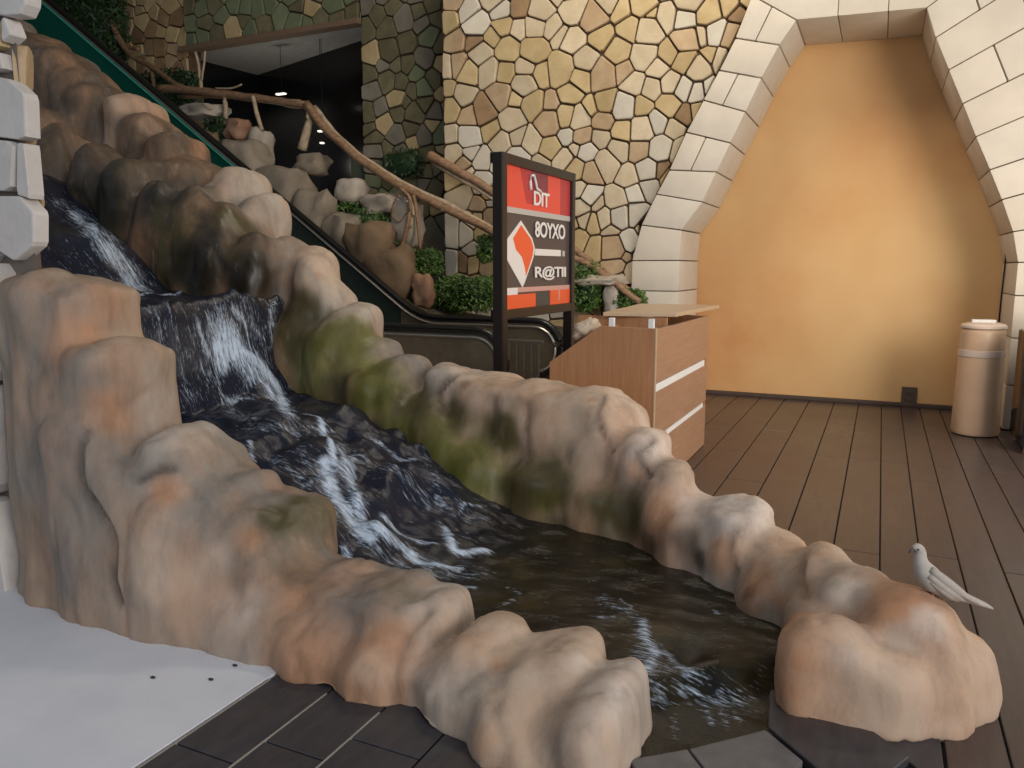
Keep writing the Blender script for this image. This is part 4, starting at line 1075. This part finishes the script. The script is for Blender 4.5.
branch(rl, 'post', [(253, 96), (257, 112), (262, 130)], 8.22, .028, M_WOODP)
branch(rl, 'post', [(310, 108), (309, 125), (302, 150)], 8.22, (.045, .06), M_WOODP)
branch(rl, 'post', [(202, 90), (199, 70), (196, 52)], 8.3, .02, M_WOODP); branch(rl, 'post', [(202, 88), (203, 70), (205, 50)], 8.3, .014, M_WOODP)
branch(rl, 'post', [(224, 96), (226, 112), (225, 130)], 8.3, .03, M_WOODP)
branch(rl, 'twig', [(215, 88), (230, 88), (241, 84)], 8.25, .012, M_WOODP)
branch(rl, 'post', [(400, 188), (410, 200), (409, 222), (400, 255), (393, 292)], 8.05, (.02, .03))
branch(rl, 'post', [(402, 190), (413, 208), (411, 228)], 8.1, (.018, .02), M_WOODP); branch(rl, 'post', [(413, 195), (417, 215), (420, 250)], 8.15, (.02, .02))
branch(rl, 'twig', [(401, 190), (393, 206), (393, 216), (400, 221), (407, 213)], 8.12, .010); branch(rl, 'twig', [(345, 202), (362, 200), (388, 193)], 8.1, .012)
r2 = empty('branch_railing', (-4, 8.4, 2)); tag(r2, 'shorter branch rail starting at a knotty end on the sunlit wall behind the sign', 'railing')
branch(r2, 'rail', [(429, 157, 8.3), (445, 164, 8.3), (470, 178, 8.35), (500, 197, 8.4), (560, 240, 8.4), (600, 268, 8.4), (640, 298, 8.4)], 8.3, (.06, .03))
branch(r2, 'rail', [(432, 162, 8.35), (460, 179, 8.35), (500, 203, 8.4), (560, 246, 8.4)], 8.3, (.03, .02), M_WOODP)
r3 = empty('branch_railing', (-10, 9, 4)); tag(r3, 'thin far branch rail running down in front of the dark green corner', 'railing')
branch(r3, 'rail', [(110, 20, 8.9), (128, 52, 8.8), (150, 66, 8.7), (182, 88, 8.5)], 8.8, (.05, .035)); branch(r3, 'post', [(152, 66, 8.7), (153, 90, 8.7)], 8.7, .03, n=3); branch(r3, 'rail', [(112, 22, 8.9), (125, 45, 8.9), (140, 50, 8.85)], 8.9, .03)
# ============================================================ SIGN
M_FRAME = plain('sign_frame', (.016, .012, .011), .35)
def flat(name, c, rough=.35, emis=0.0):
    s = NT(name); s.set(Base_Color=c, Roughness=rough)
    if emis: s.set(Emission_Color=c, Emission_Strength=emis)
    return s.m
SX = -2.6
def S(px, py): p = U(px, py, X=SX); return p[1], p[2]
y0, zt0 = S(500, 150); y1, _ = S(573, 168)
zt = 2.345; zb = 1.13
y0 -= .0
root = empty('sign', (SX, (y0 + y1) / 2, 0)); tag(root, 'black framed standing sign with red and charcoal panel beside the escalator', 'sign')
def sg(bm, name, mat, parent=root, sm_=False):
    me = bm_mesh(bm, smooth=sm_); me.transform(Matrix.Translation(-Vector(root.location))); return link(name, me, mat, parent)
fw = .075
b = bmesh.new(); box(b, (SX - .055, y0 - .02, 0), (SX + .03, y0 + fw - .01, zt), .008); sg(b, 'post', M_FRAME)
b = bmesh.new(); box(b, (SX - .055, y1 - fw, 0), (SX + .03, y1, zt), .008); sg(b, 'post', M_FRAME)
b = bmesh.new(); box(b, (SX - .085, y0, zt - fw), (SX + .028, y1, zt + .002), .008); sg(b, 'frame_rail', M_FRAME)
b = bmesh.new(); box(b, (SX - .085, y0, zb - .02), (SX + .028, y1, zb + fw - .02), .008); sg(b, 'frame_rail', M_FRAME)
b = bmesh.new(); box(b, (SX - .07, y0 + .04, zb + .02), (SX + .0, y1 - .04, zt - .03)); panel = sg(b, 'sign_panel', flat('sign_charcoal', (.075, .062, .066)))
b = bmesh.new(); box(b, (SX - .12, y0 - .1, 0), (SX + .08, y0 + .12, .03), .006); sg(b, 'foot', M_FRAME)
b = bmesh.new(); box(b, (SX - .12, y1 - .12, 0), (SX + .08, y1 + .1, .03), .006); sg(b, 'foot', M_FRAME)
ya, yb2 = y0 + fw - .01, y1 - fw; W = yb2 - ya; za, zc = zb + fw - .02, zt - fw; Hh = zc - za
def SP(u, v): return (SX + .0, ya + W * u, za + Hh * v)
cnt = [0]
def art(name, uv, mat):
    cnt[0] += 1; d = .0012 + .0006 * cnt[0]
    b = bmesh.new(); prism(b, [SP(u, v) for u, v in uv], (d, 0, 0)); me = bm_mesh(b); me.transform(Matrix.Translation(-Vector(root.location)))
    return link(name, me, mat, panel)
RED = flat('sign_red', (.78, .085, .055)); RED2 = flat('sign_orange_red', (.85, .12, .04)); PUR = flat('sign_maroon', (.22, .035, .06)); DRED = flat('sign_deep_red', (.48, .04, .05)); WHT = flat('sign_white', (.80, .78, .78)); SIL = flat('sign_silver', (.50, .49, .48)); DGR = flat('sign_window', (.05, .06, .065)); PNK = flat('sign_pale_pink', (.62, .36, .33))
art('red_band', [(0, .71), (1, .71), (1, 1), (0, 1)], RED)
art('red_stripe', [(.83, .71), (1, .71), (1, 1), (.83, 1)], DRED)
art('maroon_patch', [(.21, 1), (.36, 1), (.42, .76), (.30, .76)], DRED)
art('maroon_patch', [(.36, 1), (.62, 1), (.62, .86), (.40, .86)], PUR)
art('silver_strip', [(0, .675), (1, .675), (1, .715), (0, .715)], SIL)
art('diamond_border', [(.22, .63), (.38, .51), (.42, .44), (.40, .37), (.27, .18), (.24, .15), (.04, .34), (.0, .41), (.01, .47)], WHT)
art('diamond_fill', [(.22, .60), (.365, .50), (.40, .44), (.385, .38), (.29, .23), (.27, .30), (.23, .37), (.15, .42), (.11, .50)], RED2)
art('white_bar', [(.42, .385), (.84, .385), (.84, .435), (.42, .435)], WHT)
art('white_dot', [(.87, .385), (.91, .385), (.91, .43), (.87, .43)], SIL)
art('pink_strip', [(.04, .115), (1, .115), (1, .15), (.04, .15)], PNK)
art('white_patch', [(.03, .10), (.17, .10), (.17, .15), (.03, .15)], WHT)
art('red_foot', [(.03, .0), (.43, .0), (.43, .10), (.03, .10)], RED2)
art('red_foot', [(.66, .0), (1, .0), (1, .115), (.66, .115)], RED2)
art('dark_window', [(.43, .0), (.65, .0), (.65, .10), (.43, .10)], DGR)
art('pale_stripe', [(.80, .03), (.82, .03), (.82, .14), (.80, .14)], PNK)
def text(txt, u0, u1, v0, v1, mat, name='lettering', shear=0.0):
    c = bpy.data.curves.new('t', 'FONT'); c.body = txt; c.extrude = .002; c.offset = .022; c.resolution_u = 3; c.shear = shear; c.space_character = .92
    o = bpy.data.objects.new('t', c); COL.objects.link(o); bpy.context.view_layer.update()
    me = bpy.data.meshes.new_from_object(o.evaluated_get(bpy.context.evaluated_depsgraph_get())); bpy.data.objects.remove(o)
    vs = np.array([v.co[:] for v in me.vertices]); mn, mx = vs.min(0), vs.max(0)
    for v in me.vertices:
        x = (v.co.x - mn[0]) / (mx[0] - mn[0]); y = (v.co.y - mn[1]) / (mx[1] - mn[1])
        p = SP(u0 + (u1 - u0) * x, v0 + (v1 - v0) * y)
        v.co = Vector((p[0] + .012 + v.co.z, p[1], p[2])) - Vector(root.location)
    me.materials.clear(); return link(name, me, mat, panel)
text('DIT', .39, .63, .755, .86, WHT)
b = bmesh.new(); tube(b, [Vector(SP(*q)) + Vector((.013, 0, 0)) for q in [(.345, .86), (.335, .92), (.35, .965), (.385, .97), (.41, .93), (.43, .88), (.50, .86)]], .012, seg=6)
me = bm_mesh(b, smooth=True); me.transform(Matrix.Translation(-Vector(root.location))); link('lettering', me, WHT, panel)
text('8OYXO', .41, .90, .52, .64, WHT); text('R@TII', .41, .92, .195, .305, WHT)

# ============================================================ RECEPTION COUNTER
def wood(name, c, c2, st=(1, 1, 8), sc=5):
    s = NT(name); f = s.noise(sc, 6, .65, stretch=st); s.set(Base_Color=s.ramp(f, [(.3, c), (.7, c2)]), Roughness=.42); return s.m
M_WS = wood('counter_side_wood', (.36, .165, .07), (.46, .23, .11), (9, 9, .6))
M_WF = wood('counter_front_wood', (.33, .18, .11), (.40, .235, .15), (9, .7, 9))
M_TOP = plain('counter_top', (.50, .36, .23), .4, var=.06)
M_WHITE = plain('white_trim', (.80, .80, .80), .4, var=.03)
M_IN = plain('counter_inside', (.22, .14, .09), .6)
cx0, cx1, cy0, cy1 = -2.03, -1.30, 4.92, 6.62
root = empty('reception_counter', ((cx0 + cx1) / 2, (cy0 + cy1) / 2, 0)); tag(root, 'brown wooden reception counter with white strips, between the escalator and the alcove', 'counter')
def rc(bm, name, mat, parent=root, bev=0): me = bm_mesh(bm); me.transform(Matrix.Translation(-Vector(root.location))); return link(name, me, mat, parent)
b = bmesh.new(); prism(b, [(cx0, cy0, 0), (cx1, cy0, 0), (cx1, cy0, 1.115), (-1.67, cy0, 1.12), (cx0, cy0, .86)], (0, .025, 0), .003); rc(b, 'side_panel', M_WS)
b = bmesh.new(); prism(b, [(cx0, cy1 - .025, 0), (cx1, cy1 - .025, 0), (cx1, cy1 - .025, 1.1), (-1.67, cy1 - .025, 1.12), (cx0, cy1 - .025, .86)], (0, .025, 0), .003); rc(b, 'side_panel', M_WS)
for z0, z1 in ((.0, .355), (.385, .70), (.75, 1.11)):
    b = bmesh.new(); box(b, (cx1 - .02, cy0 + .002, z0 + .004), (cx1 + .006, cy1, z1 - .002), .003); rc(b, 'front_panel', M_WF)
b = bmesh.new(); box(b, (cx1 - .04, cy0 + .03, .02), (cx1 - .014, cy1 - .02, 1.08)); rc(b, 'carcass', M_IN)
for z0, z1, ya_, yb_ in ((.70, .75, cy0 + .01, cy1 - .14), (.352, .387, cy0 + .35, cy1 - .14)):
    b = bmesh.new(); box(b, (cx1 - .015, ya_, z0), (cx1 + .012, yb_, z1), .003); rc(b, 'white_strip', M_WHITE)
b = bmesh.new(); box(b, (cx1 + .0, cy0 - .002, .0), (cx1 + .012, cy0 + .018, 1.12), .003); rc(b, 'edge_strip', M_TOP)
b = bmesh.new(); prism(b, [(-1.76, cy0 + .32, 1.165), (-1.27, cy0 + .45, 1.165), (-1.22, cy1 + .06, 1.165), (-1.9, cy1 + .06, 1.165)], (0, 0, .028), .005); rc(b, 'counter_top', M_TOP)
b = bmesh.new(); box(b, (-1.66, cy0 + .03, .86), (cx1 - .02, cy0 + .8, .88)); rc(b, 'shelf', M_IN)
b = bmesh.new(); box(b, (cx0 + .05, cy0 + .42, .8), (cx1 - .03, cy0 + .45, 1.16)); rc(b, 'back_board', M_WS)
for x, y in ((cx1 - .03, cy0 + .02), (-1.60, cy0 + .03)):
    b = bmesh.new(); box(b, (x - .018, y - .01, .95 if y < 6 else 1.0), (x + .018, y + .02, 1.175), .003); rc(b, 'divider_post', M_WHITE)
b = bmesh.new(); prism(b, [(cx0, cy0 + .02, .85), (-1.67, cy0 + .02, 1.105), (-1.67, cy1 - .03, 1.105), (cx0, cy1 - .03, .85)], (.0, 0, -.02)); rc(b, 'slanted_lid', M_WS)
# crumpled cloth on the slant
P = U(586, 330, Y=5.05); b = bmesh.new(); bmesh.ops.create_icosphere(b, subdivisions=4, radius=1)
for v in b.verts:
    q = v.co.copy(); f_ = 1 + .28 * noise.noise(q * 1.6 + Vector((3, 1, 0))) + .12 * (1 - abs(noise.noise(q * 4)) * 3)
    q *= f_; v.co = Vector((P[0] + q.x * .085 + q.z * .03, P[1] + q.y * .10, P[2] - .0 + q.z * .075))
o = link('cloth', bm_mesh(b, smooth=True), plain('cream_cloth', (.50, .40, .30), .85, var=.15)); tag(o, 'crumpled cream cloth lying on the slanted end of the counter', 'cloth')

# ============================================================ BIN
M_BIN = plain('bin_plastic', (.62, .42, .28), .42, var=.08, scale=3)
M_LID = plain('bin_lid', (.70, .56, .47), .3, var=.06, scale=3)
bx, by = .85, 8.12
root = empty('waste_bin', (bx, by, 0)); tag(root, 'tall beige pink cylindrical waste bin against the right side of the alcove', 'bin')
b = bmesh.new(); lathe(b, [(.16, 0), (.185, .012), (.195, .04), (.19, .3), (.182, .70), (.18, .715)], (0, 0, 0), 40); link('body', autosmooth(bm_mesh(b), 35), M_BIN, root)
b = bmesh.new(); lathe(b, [(.176, .71), (.186, .716), (.188, .725), (.186, .77), (.186, .775), (.176, .78)], (0, 0, 0), 40); link('band', autosmooth(bm_mesh(b), 35), M_LID, root)
b = bmesh.new(); lathe(b, [(.174, .775), (.181, .782), (.176, .93), (.17, .955), (.15, .975)], (0, 0, 0), 40); link('upper_body', autosmooth(bm_mesh(b), 35), M_BIN, root)
b = bmesh.new(); lathe(b, [(.176, .965), (.183, .972), (.183, .990), (.17, 1.005), (.12, 1.018), (.06, 1.022), (.002, 1.024)], (0, 0, 0), 40); lid = link('lid', autosmooth(bm_mesh(b), 35), M_LID, root)
b = bmesh.new(); box(b, (-.10, -.05, 1.012), (.09, .05, 1.045), .012); link('handle', autosmooth(bm_mesh(b), 40), M_WHITE, lid)

# black cabinet at the right edge
b = bmesh.new(); P = U(1018, 455, Z=0)
x0, yy = 1.10, 7.35
root = empty('cabinet', (x0 + .3, yy + .3, 0)); tag(root, 'black glossy cabinet cut by the right edge, in front of the arch leg', 'cabinet')
M_GB2 = plain('gloss_black', (.012, .010, .012), .15)
b = bmesh.new(); box(b, (-.30, -.30, .06), (.35, .35, .98), .02); link('body', autosmooth(bm_mesh(b), 40), M_GB2, root)
b = bmesh.new(); box(b, (-.27, -.315, .12), (.32, -.298, .52), .004); link('door', bm_mesh(b), M_GB2, root)
b = bmesh.new(); box(b, (-.27, -.315, .55), (.32, -.298, .93), .004); link('door', bm_mesh(b), M_GB2, root)
for x in (-.25, .3):
    for y in (-.25, .3):
        b = bmesh.new(); lathe(b, [(.02, 0), (.025, .01), (.02, .06)], (x, y, 0), 12); link('foot', bm_mesh(b), M_STEEL, root)
b = bmesh.new(); box(b, (-.2, -.2, .975), (.25, .1, 1.17), .02)
o = link('box', bm_mesh(b), plain('cream_box', (.75, .66, .45), .5)); o.location = root.location; tag(o, 'cream box standing on the black cabinet at the right edge', 'box')
# black cable hanging on the right reveal
b = bmesh.new(); tube(b, [U(1007, 240, X=1.095), U(1005, 265, X=1.095), U(1001, 300, X=1.095), U(999, 322, X=1.095)], .008, seg=6)
o = link('cable', bm_mesh(b, smooth=True), M_BLACK); tag(o, 'thin black cable hanging on the right side of the alcove', 'cable')

# ============================================================ DOVE
M_DOVE = NT('dove_feathers'); f = M_DOVE.noise(30, 4, .6, stretch=(1, 1, 1)); M_DOVE.set(Base_Color=M_DOVE.ramp(f, [(.3, (.36, .32, .29)), (.7, (.46, .42, .38))]), Roughness=.7); M_DOVE = M_DOVE.m
M_WING = plain('wing_feathers', (.38, .335, .30), .7, var=.08, scale=30, stretch=(1, 1, 4)); M_BEAK = plain('beak', (.08, .06, .06), .5); M_EYE = plain('eye', (.01, .008, .008), .1)
YD = 2.93
P0 = U(928, 588, Y=YD)
root = empty('dove', P0); tag(root, 'pale grey dove perched on the far rock bank facing left', 'bird')
def dp(px, py, dy=0.0):
    # image right runs along RT; depth stays on one plane that turns with the bird
    t = (np.dot(P0 - EYE, FW)) / 1.0
    r = RT * (px - 512) / FPX + UP * (384 - py) / FPX + FW
    return EYE + r * t + FH * dy
body = [(912.5, 549, 1.5, 1.5), (914, 547.5, 3.4, 3.2), (917, 547, 5.2, 5.0), (920, 549.5, 5.8, 5.5), (920.5, 554, 5.6, 5.6), (920, 560, 6.6, 7.5), (922, 567, 9.5, 10), (927, 575, 12.2, 12), (934, 582, 12.0, 12.5), (943, 588, 10, 11), (952, 592, 7.5, 9), (960, 595.5, 5.6, 7.5), (968, 598.5, 4.2, 7), (980, 603, 3.2, 7.5), (989, 606.5, 2.0, 6), (992, 608, .8, 4)]
m = np.dot(P0 - EYE, FW) / FPX
b = bmesh.new(); rings = []
pts = [V(dp(q[0], q[1])) for q in body]
for i, q in enumerate(body):
    t = (pts[min(i + 1, len(pts) - 1)] - pts[max(i - 1, 0)]).normalized(); side = V(FH); nrm = t.cross(side).normalized()
    rings.append([b.verts.new(pts[i] + nrm * math.sin(2 * math.pi * k / 16) * q[2] * m + side * math.cos(2 * math.pi * k / 16) * q[3] * m) for k in range(16)])
for A_, B_ in zip(rings, rings[1:]):
    for k in range(16): b.faces.new((A_[k], A_[(k + 1) % 16], B_[(k + 1) % 16], B_[k]))
b.faces.new(rings[0][::-1]); b.faces.new(rings[-1])
me = bm_mesh(b, smooth=True); me.transform(Matrix.Translation(-V(P0))); o = link('body', me, M_DOVE, root)
md = o.modifiers.new('s', 'SUBSURF'); md.levels = 1; md.render_levels = 1
b = bmesh.new(); tube(b, [dp(913.5, 549.5), dp(910.5, 551), dp(908.5, 553)], [1.9 * m, 1.3 * m, .4 * m], seg=8); me = bm_mesh(b, smooth=True); me.transform(Matrix.Translation(-V(P0))); link('beak', me, M_BEAK, root)
for sgn in (-1, 1):
    b = bmesh.new(); bmesh.ops.create_uvsphere(b, u_segments=10, v_segments=8, radius=.9 * m)
    c = V(dp(916, 548, sgn * 4.7 * m)) - V(P0)
    for v in b.verts: v.co += c
    link('eye', bm_mesh(b, smooth=True), M_EYE, root)
    # folded wing: feather rows joined, lying on the flank
    b = bmesh.new()
    for j, (a0, a1, a2, w0) in enumerate([((926, 566), (945, 582), (966, 597), 5.5), ((924, 572), (943, 587), (962, 598), 5), ((926, 578), (942, 590), (956, 598), 4), ((935, 575), (958, 591), (978, 602.5), 3)]):
        P = catmull([dp(*a0, sgn * (9.2 - j * .2) * m), dp(*a1, sgn * (10.2 - j * .2) * m), dp(*a2, sgn * 4.5 * m)], 5)
        n_ = len(P); tube(b, P, [w0 * m * (.35 + .65 * math.sin(math.pi * (.15 + .75 * i / (n_ - 1)))) for i in range(n_)], seg=8)
    me = bm_mesh(b, smooth=True); me.transform(Matrix.Translation(-V(P0))); link('wing', me, M_WING, root)
    b = bmesh.new(); q0 = dp(931, 592, sgn * 4 * m); tube(b, [q0, q0 + np.array([0, 0, -.02]), q0 + np.array([-.006, 0, -.03])], .003, seg=6)
    for a in (-.4, 0, .4):
        e = q0 + np.array([0, 0, -.03]); tube(b, [e, e + (-RT * math.cos(a) + FH * math.sin(a)) * .016], .002, seg=5)
    me = bm_mesh(b, smooth=True); me.transform(Matrix.Translation(-V(P0))); link('foot', me, plain('dove_foot', (.35, .10, .08), .6), root)
